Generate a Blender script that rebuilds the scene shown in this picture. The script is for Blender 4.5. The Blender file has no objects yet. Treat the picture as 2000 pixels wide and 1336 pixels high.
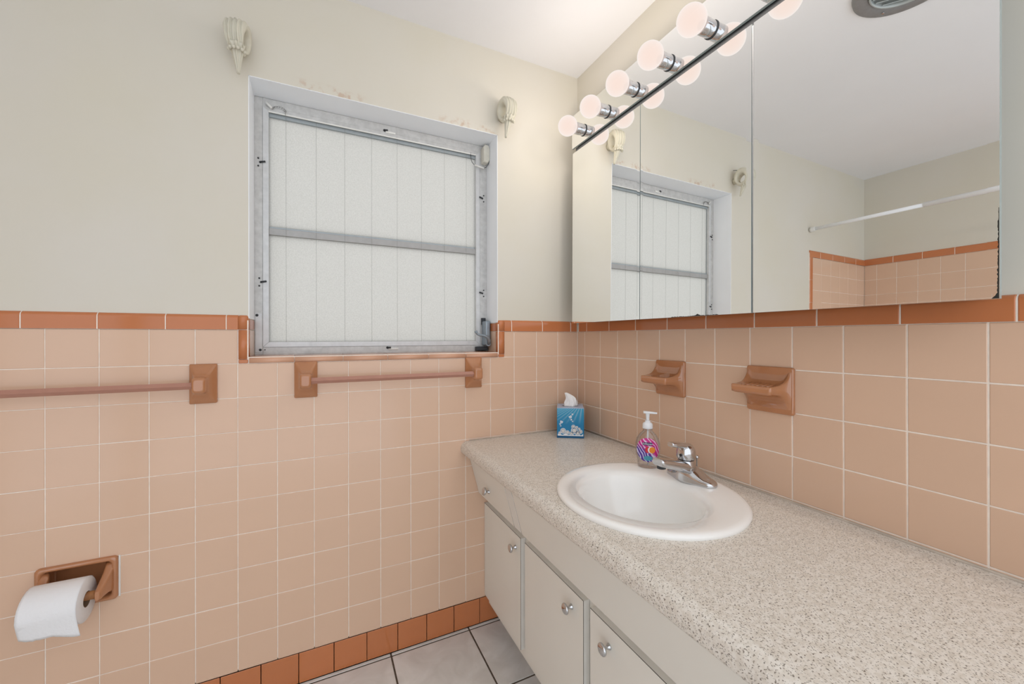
import bpy, bmesh, math, random
from mathutils import Vector, Matrix
random.seed(7)
S = bpy.context.scene
COL = S.collection
PI = math.pi
Z0 = 1.2            # metres from the floor up to the line z = 0 used below (under the cap tiles)

# ------------------------------------------------------------------ camera
cd = bpy.data.cameras.new('camera')
cam = bpy.data.objects.new('camera', cd)
COL.objects.link(cam)
cd.sensor_width = 36.0
cd.lens = 778.71 / 2000 * 36.0
cd.shift_y = -(668 - 659.34) / 2000
cd.clip_start = 0.01
YAW, ROLL = 0.4502, -0.0013
cam.matrix_world = (Matrix.Translation((-1.077, -1.531, Z0 - 0.0267)) @ Matrix.Rotation(-YAW, 4, 'Z')
                    @ Matrix.Rotation(PI / 2, 4, 'X') @ Matrix.Rotation(ROLL, 4, 'Z'))
S.camera = cam
# ------------------------------------------------------------------ world, exposure
W = bpy.data.worlds.new('daylight')
S.world = W
W.use_nodes = True
W.node_tree.nodes['Background'].inputs[0].default_value = (0.93, 0.982, 1.05, 1)
W.node_tree.nodes['Background'].inputs[1].default_value = 1.6
S.view_settings.view_transform = 'Standard'
S.view_settings.look = 'None'
S.view_settings.exposure = 0.0
S.view_settings.gamma = 1.0
S.view_settings.use_curve_mapping = False
BULB_WATTS = 6.2

# ------------------------------------------------------------------ materials
def srgb(r, g, b):
    f = lambda c: (c / 255 / 12.92) if c <= 10 else ((c / 255 + 0.055) / 1.055) ** 2.4
    return (f(r), f(g), f(b), 1)

def mat(name, col, rough=0.5, metal=0.0, spec=0.5, vary=0.0, noise=0.0, nscale=8.0, bump=0.0, bscale=60.0, trans=0.0, ior=1.45, coat=0.0):
    m = bpy.data.materials.new(name)
    m.use_nodes = True
    nt = m.node_tree
    p = nt.nodes['Principled BSDF']
    c = col if len(col) == 4 else (*col, 1)
    p.inputs['Base Color'].default_value = c
    p.inputs['Roughness'].default_value = rough
    p.inputs['Metallic'].default_value = metal
    p.inputs['Specular IOR Level'].default_value = spec
    p.inputs['Transmission Weight'].default_value = trans
    p.inputs['IOR'].default_value = ior
    p.inputs['Coat Weight'].default_value = coat
    out = None
    tc = nt.nodes.new('ShaderNodeTexCoord')
    if noise or vary:
        hsv = nt.nodes.new('ShaderNodeHueSaturation')
        hsv.inputs['Color'].default_value = c
        val = None
        if noise:
            n = nt.nodes.new('ShaderNodeTexNoise')
            n.inputs['Scale'].default_value = nscale
            n.inputs['Detail'].default_value = 4
            nt.links.new(tc.outputs['Object'], n.inputs['Vector'])
            mr = nt.nodes.new('ShaderNodeMapRange')
            mr.inputs['From Min'].default_value = 0.3; mr.inputs['From Max'].default_value = 0.7
            mr.inputs['To Min'].default_value = 1 - noise; mr.inputs['To Max'].default_value = 1 + noise
            nt.links.new(n.outputs['Fac'], mr.inputs['Value'])
            val = mr.outputs['Result']
        if vary:
            oi = nt.nodes.new('ShaderNodeObjectInfo')
            mr2 = nt.nodes.new('ShaderNodeMapRange')
            mr2.inputs['To Min'].default_value = 1 - vary; mr2.inputs['To Max'].default_value = 1 + vary
            nt.links.new(oi.outputs['Random'], mr2.inputs['Value'])
            if val is not None:
                mu = nt.nodes.new('ShaderNodeMath'); mu.operation = 'MULTIPLY'
                nt.links.new(val, mu.inputs[0]); nt.links.new(mr2.outputs['Result'], mu.inputs[1])
                val = mu.outputs[0]
            else:
                val = mr2.outputs['Result']
        nt.links.new(val, hsv.inputs['Value'])
        nt.links.new(hsv.outputs['Color'], p.inputs['Base Color'])
    if bump:
        n2 = nt.nodes.new('ShaderNodeTexNoise')
        n2.inputs['Scale'].default_value = bscale
        n2.inputs['Detail'].default_value = 3
        nt.links.new(tc.outputs['Object'], n2.inputs['Vector'])
        b = nt.nodes.new('ShaderNodeBump')
        b.inputs['Strength'].default_value = bump
        b.inputs['Distance'].default_value = 0.002
        nt.links.new(n2.outputs['Fac'], b.inputs['Height'])
        nt.links.new(b.outputs['Normal'], p.inputs['Normal'])
    return m

M = {}
M['tile'] = mat('pink_glazed_tile', (0.695, 0.475, 0.34), 0.15, spec=0.5, vary=0.012, noise=0.012, nscale=6)
M['trim'] = mat('terracotta_glazed_trim', (0.54, 0.19, 0.075), 0.11, spec=0.5, vary=0.03, noise=0.03, nscale=10)
M['ceramic'] = mat('terracotta_ceramic', (0.46, 0.195, 0.085), 0.06, spec=0.9, noise=0.04, nscale=20, coat=0.3)
M['grout'] = mat('pale_grout', (0.88, 0.79, 0.70), 0.9, noise=0.08, nscale=40)
M['jamb'] = mat('daylit_white_paint', (0.90, 0.925, 0.95), 0.5, noise=0.01, nscale=12)  # white paint; blue cast of the window daylight is put into its colour
M['ceiling'] = mat('ceiling_paint', (0.86, 0.86, 0.87), 0.8, noise=0.012, nscale=3, bump=0.04, bscale=40)
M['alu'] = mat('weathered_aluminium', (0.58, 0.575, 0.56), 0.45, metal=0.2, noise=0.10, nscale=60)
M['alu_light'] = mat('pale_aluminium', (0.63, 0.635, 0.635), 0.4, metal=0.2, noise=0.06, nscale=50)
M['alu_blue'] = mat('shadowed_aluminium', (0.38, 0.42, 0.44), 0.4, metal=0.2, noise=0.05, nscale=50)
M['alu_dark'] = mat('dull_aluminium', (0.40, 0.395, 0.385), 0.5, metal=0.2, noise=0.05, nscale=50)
M['sill'] = mat('pale_terracotta_glaze', (0.64, 0.36, 0.235), 0.12, vary=0.03)
M['black'] = mat('black_screw', (0.02, 0.02, 0.022), 0.4)
M['grey_metal'] = mat('grey_cast_metal', (0.30, 0.35, 0.39), 0.4, metal=0.6, noise=0.08, nscale=60)
M['dark_metal'] = mat('dark_cast_metal', (0.05, 0.055, 0.06), 0.5, metal=0.4)
M['wire'] = mat('thin_grey_wire', (0.30, 0.30, 0.29), 0.6)
M['white_plastic'] = mat('white_plastic', (0.80, 0.79, 0.75), 0.35)
M['cream_plastic'] = mat('cream_plastic', (0.70, 0.67, 0.58), 0.45, noise=0.05, nscale=40)
M['chrome'] = mat('chrome', (0.60, 0.60, 0.61), 0.07, metal=1.0)
M['mirror'] = mat('mirror_silver', (0.965, 0.975, 0.97), 0.0, metal=1.0)
M['cab_steel'] = mat('cabinet_steel', (0.16, 0.165, 0.17), 0.35, metal=0.6)
M['edge'] = mat('glass_edge', (0.40, 0.46, 0.45), 0.25, metal=0.2)
M['tarnish'] = mat('tarnished_silver', (0.015, 0.016, 0.014), 0.6, noise=0.3, nscale=200)
M['laminate'] = mat('cream_laminate', (0.80, 0.77, 0.70), 0.42, noise=0.015, nscale=4)
M['lam_edge'] = mat('laminate_edge', (0.77, 0.75, 0.70), 0.4, noise=0.03, nscale=20)
M['seam'] = mat('dark_seam', (0.05, 0.042, 0.035), 0.8)
M['porcelain'] = mat('porcelain', (0.93, 0.92, 0.89), 0.12, coat=0.4)
M['paper'] = mat('toilet_paper', (0.84, 0.84, 0.85), 0.9, bump=0.5, bscale=140)
M['card'] = mat('cardboard_core', (0.20, 0.13, 0.08), 0.9)
M['wood'] = mat('wooden_roller', (0.33, 0.14, 0.05), 0.5, noise=0.25, nscale=70)
M['bar'] = mat('copper_pink_bar', (0.45, 0.225, 0.165), 0.25, spec=0.6, noise=0.03, nscale=30)
M['shell'] = mat('ivory_shell', (0.66, 0.63, 0.52), 0.45, noise=0.05, nscale=30)
M['shell_in'] = mat('ochre_shell_inside', (0.52, 0.42, 0.22), 0.6, noise=0.06, nscale=40)
M['rod'] = mat('white_enamel_rod', (0.92, 0.94, 0.96), 0.3)
M['vent'] = mat('grey_vent_metal', (0.27, 0.27, 0.27), 0.45, metal=0.3, noise=0.06, nscale=60)
M['vent_in'] = mat('vent_inner', (0.42, 0.45, 0.44), 0.4, metal=0.3)
M['floor_grout'] = mat('dark_floor_grout', (0.10, 0.075, 0.055), 0.9, noise=0.3, nscale=80)
M['tissue'] = mat('white_tissue', (0.86, 0.85, 0.84), 0.9)
M['white_print'] = mat('white_print', (0.80, 0.82, 0.84), 0.5)
M['blue_print'] = mat('deep_blue_print', (0.008, 0.10, 0.23), 0.4)
M['cream_print'] = mat('cream_print', (0.60, 0.52, 0.42), 0.5)
M['navy'] = mat('navy_print', (0.035, 0.012, 0.09), 0.4)
M['fruit_red'] = mat('red_print', (0.62, 0.03, 0.045), 0.4)
M['fruit_orange'] = mat('orange_print', (0.85, 0.28, 0.03), 0.4)
M['aqua_print'] = mat('aqua_print', (0.07, 0.32, 0.42), 0.4)
M['caulk'] = mat('old_caulk', (0.50, 0.42, 0.34), 0.7, noise=0.15, nscale=30)

def nodes_of(name):
    m = bpy.data.materials.new(name); m.use_nodes = True
    return m, m.node_tree, m.node_tree.nodes, m.node_tree.links

# wall paint with peach stains along the top of the window opening
m, nt, N, L = nodes_of('cream_wall_paint')
p = N['Principled BSDF']; p.inputs['Roughness'].default_value = 0.55; p.inputs['Specular IOR Level'].default_value = 0.3
tc = N.new('ShaderNodeTexCoord')
n1 = N.new('ShaderNodeTexNoise'); n1.inputs['Scale'].default_value = 2.2; n1.inputs['Detail'].default_value = 5
L.new(tc.outputs['Object'], n1.inputs['Vector'])
r1 = N.new('ShaderNodeValToRGB')
r1.color_ramp.elements[0].position = 0.35; r1.color_ramp.elements[0].color = (0.675, 0.635, 0.535, 1)
r1.color_ramp.elements[1].position = 0.65; r1.color_ramp.elements[1].color = (0.685, 0.65, 0.575, 1)
L.new(n1.outputs['Fac'], r1.inputs['Fac'])
sep = N.new('ShaderNodeSeparateXYZ'); L.new(tc.outputs['Object'], sep.inputs[0])
def band(sock, lo, hi, soft):
    a = N.new('ShaderNodeMapRange'); a.interpolation_type = 'SMOOTHSTEP'
    a.inputs['From Min'].default_value = lo - soft; a.inputs['From Max'].default_value = lo
    L.new(sock, a.inputs['Value'])
    b = N.new('ShaderNodeMapRange'); b.interpolation_type = 'SMOOTHSTEP'
    b.inputs['From Min'].default_value = hi; b.inputs['From Max'].default_value = hi + soft
    b.inputs['To Min'].default_value = 1; b.inputs['To Max'].default_value = 0
    L.new(sock, b.inputs['Value'])
    mu = N.new('ShaderNodeMath'); mu.operation = 'MULTIPLY'
    L.new(a.outputs[0], mu.inputs[0]); L.new(b.outputs[0], mu.inputs[1])
    return mu.outputs[0]
def mul(a, b):
    mu = N.new('ShaderNodeMath'); mu.operation = 'MULTIPLY'
    L.new(a, mu.inputs[0]); L.new(b, mu.inputs[1]); return mu.outputs[0]
stx = band(sep.outputs['X'], -1.12, -0.97, 0.06); stz = band(sep.outputs['Z'], Z0 + 0.815, Z0 + 0.835, 0.03)
stx2 = band(sep.outputs['X'], -0.60, -0.46, 0.08)
n2 = N.new('ShaderNodeTexNoise'); n2.inputs['Scale'].default_value = 42; n2.inputs['Detail'].default_value = 6
L.new(tc.outputs['Object'], n2.inputs['Vector'])
r2 = N.new('ShaderNodeMapRange'); r2.inputs['From Min'].default_value = 0.46; r2.inputs['From Max'].default_value = 0.62
L.new(n2.outputs['Fac'], r2.inputs['Value'])
ad = N.new('ShaderNodeMath'); ad.operation = 'MAXIMUM'; L.new(stx, ad.inputs[0]); L.new(stx2, ad.inputs[1])
fac = mul(mul(ad.outputs[0], stz), r2.outputs[0])
mx = N.new('ShaderNodeMix'); mx.data_type = 'RGBA'
fac = mul(fac, r2.outputs[0]); L.new(fac, mx.inputs['Factor']); L.new(r1.outputs['Color'], mx.inputs['A']); mx.inputs['B'].default_value = (0.58, 0.46, 0.36, 1)
L.new(mx.outputs['Result'], p.inputs['Base Color'])
bn = N.new('ShaderNodeTexNoise'); bn.inputs['Scale'].default_value = 30; L.new(tc.outputs['Object'], bn.inputs['Vector'])
bb = N.new('ShaderNodeBump'); bb.inputs['Strength'].default_value = 0.05; bb.inputs['Distance'].default_value = 0.002
L.new(bn.outputs['Fac'], bb.inputs['Height']); L.new(bb.outputs['Normal'], p.inputs['Normal'])
M['paint'] = m

# speckled laminate counter
m, nt, N, L = nodes_of('speckled_counter_laminate')
p = N['Principled BSDF']; p.inputs['Roughness'].default_value = 0.32
tc = N.new('ShaderNodeTexCoord')
def speck(scale, lo, hi, stretch):
    mp = N.new('ShaderNodeMapping'); mp.inputs['Scale'].default_value = stretch
    L.new(tc.outputs['Object'], mp.inputs['Vector'])
    n = N.new('ShaderNodeTexNoise'); n.inputs['Scale'].default_value = scale; n.inputs['Detail'].default_value = 1.5
    L.new(mp.outputs[0], n.inputs['Vector'])
    r = N.new('ShaderNodeMapRange'); r.inputs['From Min'].default_value = lo; r.inputs['From Max'].default_value = hi
    L.new(n.outputs['Fac'], r.inputs['Value']); return r.outputs[0]
base = N.new('ShaderNodeMix'); base.data_type = 'RGBA'
base.inputs['A'].default_value = (0.70, 0.64, 0.56, 1); base.inputs['B'].default_value = (0.79, 0.74, 0.67, 1)
L.new(speck(120, 0.4, 0.6, (1, 1, 1)), base.inputs['Factor'])
k1 = N.new('ShaderNodeMix'); k1.data_type = 'RGBA'; k1.inputs['B'].default_value = (0.20, 0.165, 0.13, 1)
L.new(speck(430, 0.575, 0.68, (1, 0.75, 1)), k1.inputs['Factor']); L.new(base.outputs['Result'], k1.inputs['A'])
k2 = N.new('ShaderNodeMix'); k2.data_type = 'RGBA'; k2.inputs['B'].default_value = (0.10, 0.085, 0.07, 1)
L.new(speck(300, 0.68, 0.75, (1.1, 0.8, 1)), k2.inputs['Factor']); L.new(k1.outputs['Result'], k2.inputs['A'])
L.new(k2.outputs['Result'], p.inputs['Base Color'])
M['counter'] = m

# floor tile
m, nt, N, L = nodes_of('grey_floor_tile')
p = N['Principled BSDF']; p.inputs['Roughness'].default_value = 0.3
tc = N.new('ShaderNodeTexCoord')
n = N.new('ShaderNodeTexNoise'); n.inputs['Scale'].default_value = 9; n.inputs['Detail'].default_value = 7; n.inputs['Distortion'].default_value = 1.2
L.new(tc.outputs['Object'], n.inputs['Vector'])
r = N.new('ShaderNodeValToRGB')
r.color_ramp.elements[0].position = 0.3; r.color_ramp.elements[0].color = (0.64, 0.62, 0.59, 1)
r.color_ramp.elements[1].position = 0.7; r.color_ramp.elements[1].color = (0.80, 0.79, 0.77, 1)
L.new(n.outputs['Fac'], r.inputs['Fac']); L.new(r.outputs['Color'], p.inputs['Base Color'])
M['floor'] = m

# obscure window glass: daylight from outside diffuses through it
m, nt, N, L = nodes_of('obscure_glass')
N.remove(N['Principled BSDF'])
tr = N.new('ShaderNodeBsdfTranslucent'); df = N.new('ShaderNodeBsdfDiffuse'); mixs = N.new('ShaderNodeMixShader')
tc = N.new('ShaderNodeTexCoord'); n = N.new('ShaderNodeTexNoise'); n.inputs['Scale'].default_value = 260; n.inputs['Detail'].default_value = 2
L.new(tc.outputs['Object'], n.inputs['Vector'])
r = N.new('ShaderNodeValToRGB')
r.color_ramp.elements[0].position = 0.3; r.color_ramp.elements[0].color = (0.67, 0.655, 0.62, 1)
r.color_ramp.elements[1].position = 0.7; r.color_ramp.elements[1].color = (0.77, 0.755, 0.72, 1)
L.new(n.outputs['Fac'], r.inputs['Fac'])
L.new(r.outputs['Color'], tr.inputs['Color']); L.new(r.outputs['Color'], df.inputs['Color'])
mixs.inputs['Fac'].default_value = 0.25
L.new(tr.outputs[0], mixs.inputs[1]); L.new(df.outputs[0], mixs.inputs[2])
L.new(mixs.outputs[0], N['Material Output'].inputs['Surface'])
M['glass'] = m

# frosted globe bulb: glowing glass that lets its lamp's light out
m, nt, N, L = nodes_of('frosted_bulb')
N.remove(N['Principled BSDF'])
em = N.new('ShaderNodeEmission'); em.inputs['Color'].default_value = (1.0, 0.74, 0.64, 1); em.inputs['Strength'].default_value = 0.97
lw = N.new('ShaderNodeLayerWeight'); lw.inputs['Blend'].default_value = 0.25
rp = N.new('ShaderNodeValToRGB')
rp.color_ramp.elements[0].color = (1.0, 0.81, 0.72, 1); rp.color_ramp.elements[1].position = 0.8; rp.color_ramp.elements[1].color = (1.0, 0.95, 0.92, 1)
L.new(lw.outputs['Facing'], rp.inputs['Fac']); L.new(rp.outputs['Color'], em.inputs['Color'])
tp = N.new('ShaderNodeBsdfTransparent'); mixs = N.new('ShaderNodeMixShader'); mixs.inputs['Fac'].default_value = 0.86
L.new(tp.outputs[0], mixs.inputs[1]); L.new(em.outputs[0], mixs.inputs[2]); L.new(mixs.outputs[0], N['Material Output'].inputs['Surface'])
M['bulb'] = m

# clear plastic of the soap bottle
m, nt, N, L = nodes_of('clear_plastic')
N.remove(N['Principled BSDF'])
gl = N.new('ShaderNodeBsdfGlossy'); gl.inputs['Roughness'].default_value = 0.06
tp = N.new('ShaderNodeBsdfTransparent'); tp.inputs['Color'].default_value = (0.93, 0.92, 0.92, 1)
lw = N.new('ShaderNodeLayerWeight'); lw.inputs['Blend'].default_value = 0.35
mr = N.new('ShaderNodeMapRange'); mr.inputs['To Min'].default_value = 0.06; mr.inputs['To Max'].default_value = 0.6
L.new(lw.outputs['Fresnel'], mr.inputs['Value'])
mixs = N.new('ShaderNodeMixShader'); L.new(mr.outputs[0], mixs.inputs['Fac'])
L.new(tp.outputs[0], mixs.inputs[1]); L.new(gl.outputs[0], mixs.inputs[2]); L.new(mixs.outputs[0], N['Material Output'].inputs['Surface'])
M['clear'] = m
M['soap'] = m
m, nt, N, L = nodes_of('milky_plastic')
p = N['Principled BSDF']; p.inputs['Base Color'].default_value = (0.80, 0.82, 0.84, 1); p.inputs['Roughness'].default_value = 0.3
M['milky'] = m

# soap label: magenta and violet strokes
m, nt, N, L = nodes_of('soap_label_print')
p = N['Principled BSDF']; p.inputs['Roughness'].default_value = 0.35
tc = N.new('ShaderNodeTexCoord')
wv = N.new('ShaderNodeTexWave'); wv.inputs['Scale'].default_value = 30; wv.inputs['Distortion'].default_value = 11; wv.inputs['Detail'].default_value = 1
mp = N.new('ShaderNodeMapping'); mp.inputs['Rotation'].default_value = (0, 0.7, 0.6); L.new(tc.outputs['Object'], mp.inputs['Vector']); L.new(mp.outputs[0], wv.inputs['Vector'])
r = N.new('ShaderNodeValToRGB'); cr = r.color_ramp
cr.elements[0].position = 0.0; cr.elements[0].color = (0.55, 0.01, 0.20, 1)
cr.elements[1].position = 1.0; cr.elements[1].color = (0.80, 0.70, 0.80, 1)
e = cr.elements.new(0.55); e.color = (0.60, 0.03, 0.26, 1)
e = cr.elements.new(0.8); e.color = (0.65, 0.10, 0.38, 1)
L.new(wv.outputs['Fac'], r.inputs['Fac'])
r2_ = N.new('ShaderNodeValToRGB'); cr = r2_.color_ramp
cr.elements[0].position = 0.0; cr.elements[0].color = (0.07, 0.02, 0.26, 1)
cr.elements[1].position = 1.0; cr.elements[1].color = (0.72, 0.70, 0.85, 1)
e = cr.elements.new(0.6); e.color = (0.10, 0.04, 0.36, 1)
L.new(wv.outputs['Fac'], r2_.inputs['Fac'])
sp = N.new('ShaderNodeSeparateXYZ'); L.new(tc.outputs['Generated'], sp.inputs[0])
sm = N.new('ShaderNodeMath'); sm.operation = 'MULTIPLY_ADD'; sm.inputs[1].default_value = 0.6; L.new(sp.outputs['X'], sm.inputs[0]); L.new(sp.outputs['Z'], sm.inputs[2])
mr = N.new('ShaderNodeMapRange'); mr.inputs['From Min'].default_value = 0.55; mr.inputs['From Max'].default_value = 0.8; L.new(sm.outputs[0], mr.inputs['Value'])
mx = N.new('ShaderNodeMix'); mx.data_type = 'RGBA'; L.new(mr.outputs[0], mx.inputs['Factor']); L.new(r2_.outputs['Color'], mx.inputs['A']); L.new(r.outputs['Color'], mx.inputs['B'])
L.new(mx.outputs['Result'], p.inputs['Base Color'])
M['label'] = m

# tissue box card: deep blue print with pale rays fanning from the top
m, nt, N, L = nodes_of('tissue_box_print')
p = N['Principled BSDF']; p.inputs['Roughness'].default_value = 0.35
tc = N.new('ShaderNodeTexCoord'); sp = N.new('ShaderNodeSeparateXYZ'); L.new(tc.outputs['Object'], sp.inputs[0])
def mth(op, a, b=None):
    q = N.new('ShaderNodeMath'); q.operation = op
    for i, v in enumerate((a, b)):
        if v is None: continue
        if isinstance(v, (int, float)): q.inputs[i].default_value = v
        else: L.new(v, q.inputs[i])
    return q.outputs[0]
dz = mth('SUBTRACT', 0.155, sp.outputs['Z'])
sxy = mth('ADD', sp.outputs['X'], sp.outputs['Y'])
ang = mth('DIVIDE', mth('ADD', sp.outputs['X'], mth('MULTIPLY', sp.outputs['Y'], 0.9)), dz)
ray = mth('POWER', mth('ABSOLUTE', mth('SINE', mth('MULTIPLY', ang, 11.0))), 6)
fade = N.new('ShaderNodeMapRange'); fade.inputs['From Min'].default_value = 0.055; fade.inputs['From Max'].default_value = 0.125
L.new(sp.outputs['Z'], fade.inputs['Value'])
c1 = N.new('ShaderNodeMix'); c1.data_type = 'RGBA'
c1.inputs['A'].default_value = (0.003, 0.20, 0.42, 1); c1.inputs['B'].default_value = (0.02, 0.32, 0.52, 1)
L.new(fade.outputs[0], c1.inputs['Factor'])
c2 = N.new('ShaderNodeMix'); c2.data_type = 'RGBA'; c2.inputs['B'].default_value = (0.55, 0.66, 0.75, 1)
L.new(mth('MULTIPLY', mth('MULTIPLY', ray, fade.outputs[0]), 0.5), c2.inputs['Factor']); L.new(c1.outputs['Result'], c2.inputs['A'])
topm = N.new('ShaderNodeMapRange'); topm.inputs['From Min'].default_value = 0.1225; topm.inputs['From Max'].default_value = 0.1245
L.new(sp.outputs['Z'], topm.inputs['Value'])
c3 = N.new('ShaderNodeMix'); c3.data_type = 'RGBA'; c3.inputs['B'].default_value = (0.42, 0.50, 0.66, 1)
L.new(topm.outputs[0], c3.inputs['Factor']); L.new(c2.outputs['Result'], c3.inputs['A'])
L.new(c3.outputs['Result'], p.inputs['Base Color'])
M['box'] = m

# ------------------------------------------------------------------ mesh helpers
class MB:
    def __init__(s): s.v, s.f, s.sm = [], [], []
    def add(s, vs, fs, smooth=False):
        o = len(s.v); s.v += [tuple(v) for v in vs]
        s.f += [tuple(o + i for i in f) for f in fs]; s.sm += [smooth] * len(fs); return s
    def box(s, x0, x1, y0, y1, z0, z1):
        x0, x1 = sorted((x0, x1)); y0, y1 = sorted((y0, y1)); z0, z1 = sorted((z0, z1))
        v = [(x, y, z) for z in (z0, z1) for y in (y0, y1) for x in (x0, x1)]
        return s.add(v, [(0, 2, 3, 1), (4, 5, 7, 6), (0, 1, 5, 4), (2, 6, 7, 3), (0, 4, 6, 2), (1, 3, 7, 5)])
    def bbox(s, x0, x1, y0, y1, z0, z1, b=0.002, seg=2):
        bm = bmesh.new(); x0, x1 = sorted((x0, x1)); y0, y1 = sorted((y0, y1)); z0, z1 = sorted((z0, z1))
        bmesh.ops.create_cube(bm, size=1)
        for v in bm.verts: v.co = Vector(((x0 + x1) / 2 + v.co.x * (x1 - x0), (y0 + y1) / 2 + v.co.y * (y1 - y0), (z0 + z1) / 2 + v.co.z * (z1 - z0)))
        bmesh.ops.bevel(bm, geom=bm.edges[:], offset=b, segments=seg, affect='EDGES', profile=0.5)
        return s.bm(bm)
    def bm(s, bm, smooth=False):
        bm.verts.index_update(); bm.verts.ensure_lookup_table()
        s.add([v.co[:] for v in bm.verts], [[v.index for v in f.verts] for f in bm.faces], smooth); bm.free(); return s
    def loft(s, rings, close=True, cap=(True, True), smooth=True):
        n = len(rings[0]); vs = [p for r in rings for p in r]; fs = []
        for i in range(len(rings) - 1):
            for j in range(n if close else n - 1):
                k = (j + 1) % n
                fs.append((i * n + j, i * n + k, (i + 1) * n + k, (i + 1) * n + j))
        s.add(vs, fs, smooth)
        o = len(s.v) - len(vs)
        if close and cap[0]: s.f.append(tuple(o + j for j in reversed(range(n)))); s.sm.append(False)
        if close and cap[1]: s.f.append(tuple(o + (len(rings) - 1) * n + j for j in range(n))); s.sm.append(False)
        return s
    def tube(s, path, r, n=10, cap=True, r2=None):
        path = [Vector(p) for p in path]; rings = []
        up = Vector((0, 0, 1))
        for i, p in enumerate(path):
            t = (path[min(i + 1, len(path) - 1)] - path[max(i - 1, 0)]).normalized()
            a = t.cross(up)
            if a.length < 1e-3: a = t.cross(Vector((1, 0, 0)))
            a.normalize(); b = a.cross(t).normalized(); up = b
            rr = r[i] if isinstance(r, (list, tuple)) else r
            rings.append([p + (a * math.cos(q) + b * math.sin(q)) * rr for q in [2 * PI * k / n for k in range(n)]])
        return s.loft(rings, cap=(cap, cap))
    def lathe(s, prof, c=(0, 0, 0), ax='z', n=28, cap=(True, True)):
        rings = []
        for r, h in prof:
            ring = []
            for k in range(n):
                q = 2 * PI * k / n; a, b = r * math.cos(q), r * math.sin(q)
                d = {'z': (a, b, h), 'x': (h, a, b), 'y': (b, h, a)}[ax]
                ring.append((c[0] + d[0], c[1] + d[1], c[2] + d[2]))
            rings.append(ring)
        return s.loft(rings, cap=cap)
    def xf(s, mtx):
        s.v = [tuple(mtx @ Vector(v)) for v in s.v]; return s
    def mesh(s, name, off=(0, 0, 0)):
        me = bpy.data.meshes.new(name)
        me.from_pydata([(v[0] - off[0], v[1] - off[1], v[2] - off[2]) for v in s.v], [], s.f)
        me.polygons.foreach_set('use_smooth', s.sm)
        me.update(); 
        bm = bmesh.new(); bm.from_mesh(me); bmesh.ops.recalc_face_normals(bm, faces=bm.faces[:]); bm.to_mesh(me); bm.free()
        return me

def origin(o):
    v = Vector((0, 0, 0))
    while o is not None: v = v + o.location; o = o.parent
    return v
def link(name, me, m, parent=None, loc=None):
    o = bpy.data.objects.new(name, me); COL.objects.link(o)
    if me is not None and m is not None and not me.materials: me.materials.append(M[m] if isinstance(m, str) else m)
    if parent is not None: o.parent = parent
    if loc is not None: o.location = loc
    return o
def obj(name, mb, m, parent=None):
    """mb in the z = 0 at cap frame; becomes one mesh object in place"""
    if parent is not None:
        off = origin(parent); off = (off.x, off.y, off.z - Z0)
        return link(name, mb.mesh(name, off), m, parent)
    xs = [v[0] for v in mb.v]; ys = [v[1] for v in mb.v]; zs = [v[2] for v in mb.v]
    c = ((min(xs) + max(xs)) / 2, (min(ys) + max(ys)) / 2, min(zs))
    return link(name, mb.mesh(name, c), m, None, (c[0], c[1], c[2] + Z0))
def thing(name, label, cat, loc, group=None):
    o = bpy.data.objects.new(name, None); COL.objects.link(o)
    o.empty_display_size = 0.05; o.location = (loc[0], loc[1], loc[2] + Z0)
    o['label'] = label; o['category'] = cat
    if group: o['group'] = group
    return o
def struct(o, label=None, cat=None):
    o['kind'] = 'structure'
    if label: o['label'] = label
    if cat: o['category'] = cat
    return o
def rrect(w, h, r, n=6):
    pts = []
    for cx, cy, a0 in ((w - r, h - r, 0), (-w + r, h - r, PI / 2), (-w + r, -h + r, PI), (w - r, -h + r, 1.5 * PI)):
        for k in range(n): q = a0 + PI / 2 * k / (n - 1); pts.append((cx + r * math.cos(q), cy + r * math.sin(q)))
    return pts
def lerp(a, b, t): return a + (b - a) * t

# ------------------------------------------------------------------ room shell
CEIL, FLOOR, BACKX, ENDY = 1.177, -1.2, -2.777, -1.95
WX0, WX1, WZ0, WZ1 = -1.2835, -0.4014, -0.0885, 0.8255      # window opening
TX0, TX1, TZ0, TZ1 = -1.755, -1.612, -0.765, -0.662          # recess of the paper holder
PL = 0.005                                                   # plaster face behind the tile face
def holed(x0, x1, z0, z1, yf, yb, holes):
    """front face at yf, back at yb (wall plane facing -y), with rectangular holes and their sides"""
    xs = sorted({x0, x1, *[h[0] for h in holes], *[h[1] for h in holes]}); zs = sorted({z0, z1, *[h[2] for h in holes], *[h[3] for h in holes]})
    mb = MB()
    for a, b in zip(xs, xs[1:]):
        for c, d in zip(zs, zs[1:]):
            if any(h[0] <= a and b <= h[1] and h[2] <= c and d <= h[3] for h in holes): continue
            for y in (yf, yb): mb.add([(a, y, c), (b, y, c), (b, y, d), (a, y, d)], [(0, 1, 2, 3)])
    for a, b, c, d in [*holes, (x0, x1, z0, z1)]:
        for (p, q) in (((a, c), (b, c)), ((b, c), (b, d)), ((b, d), (a, d)), ((a, d), (a, c))):
            if p[1] == q[1] == z1 and any(h[3] == z1 for h in holes): continue      # a hole that runs out at the top
            mb.add([(p[0], yf, p[1]), (q[0], yf, q[1]), (q[0], yb, q[1]), (p[0], yb, p[1])], [(0, 1, 2, 3)])
    return mb
def wall(name, mb, m):
    me = mb.mesh(name, (0, 0, -Z0)); return struct(link(name, me, m))
wall_a = wall('wall_window', holed(BACKX - 0.1, 0.1, FLOOR, CEIL, PL, 0.2, [(WX0, WX1, WZ0, WZ1), (TX0, TX1, TZ0, TZ1)]), 'paint')
wall_b = wall('wall_mirror', MB().box(PL, 0.1, ENDY, PL, FLOOR, CEIL), 'paint')
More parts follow.
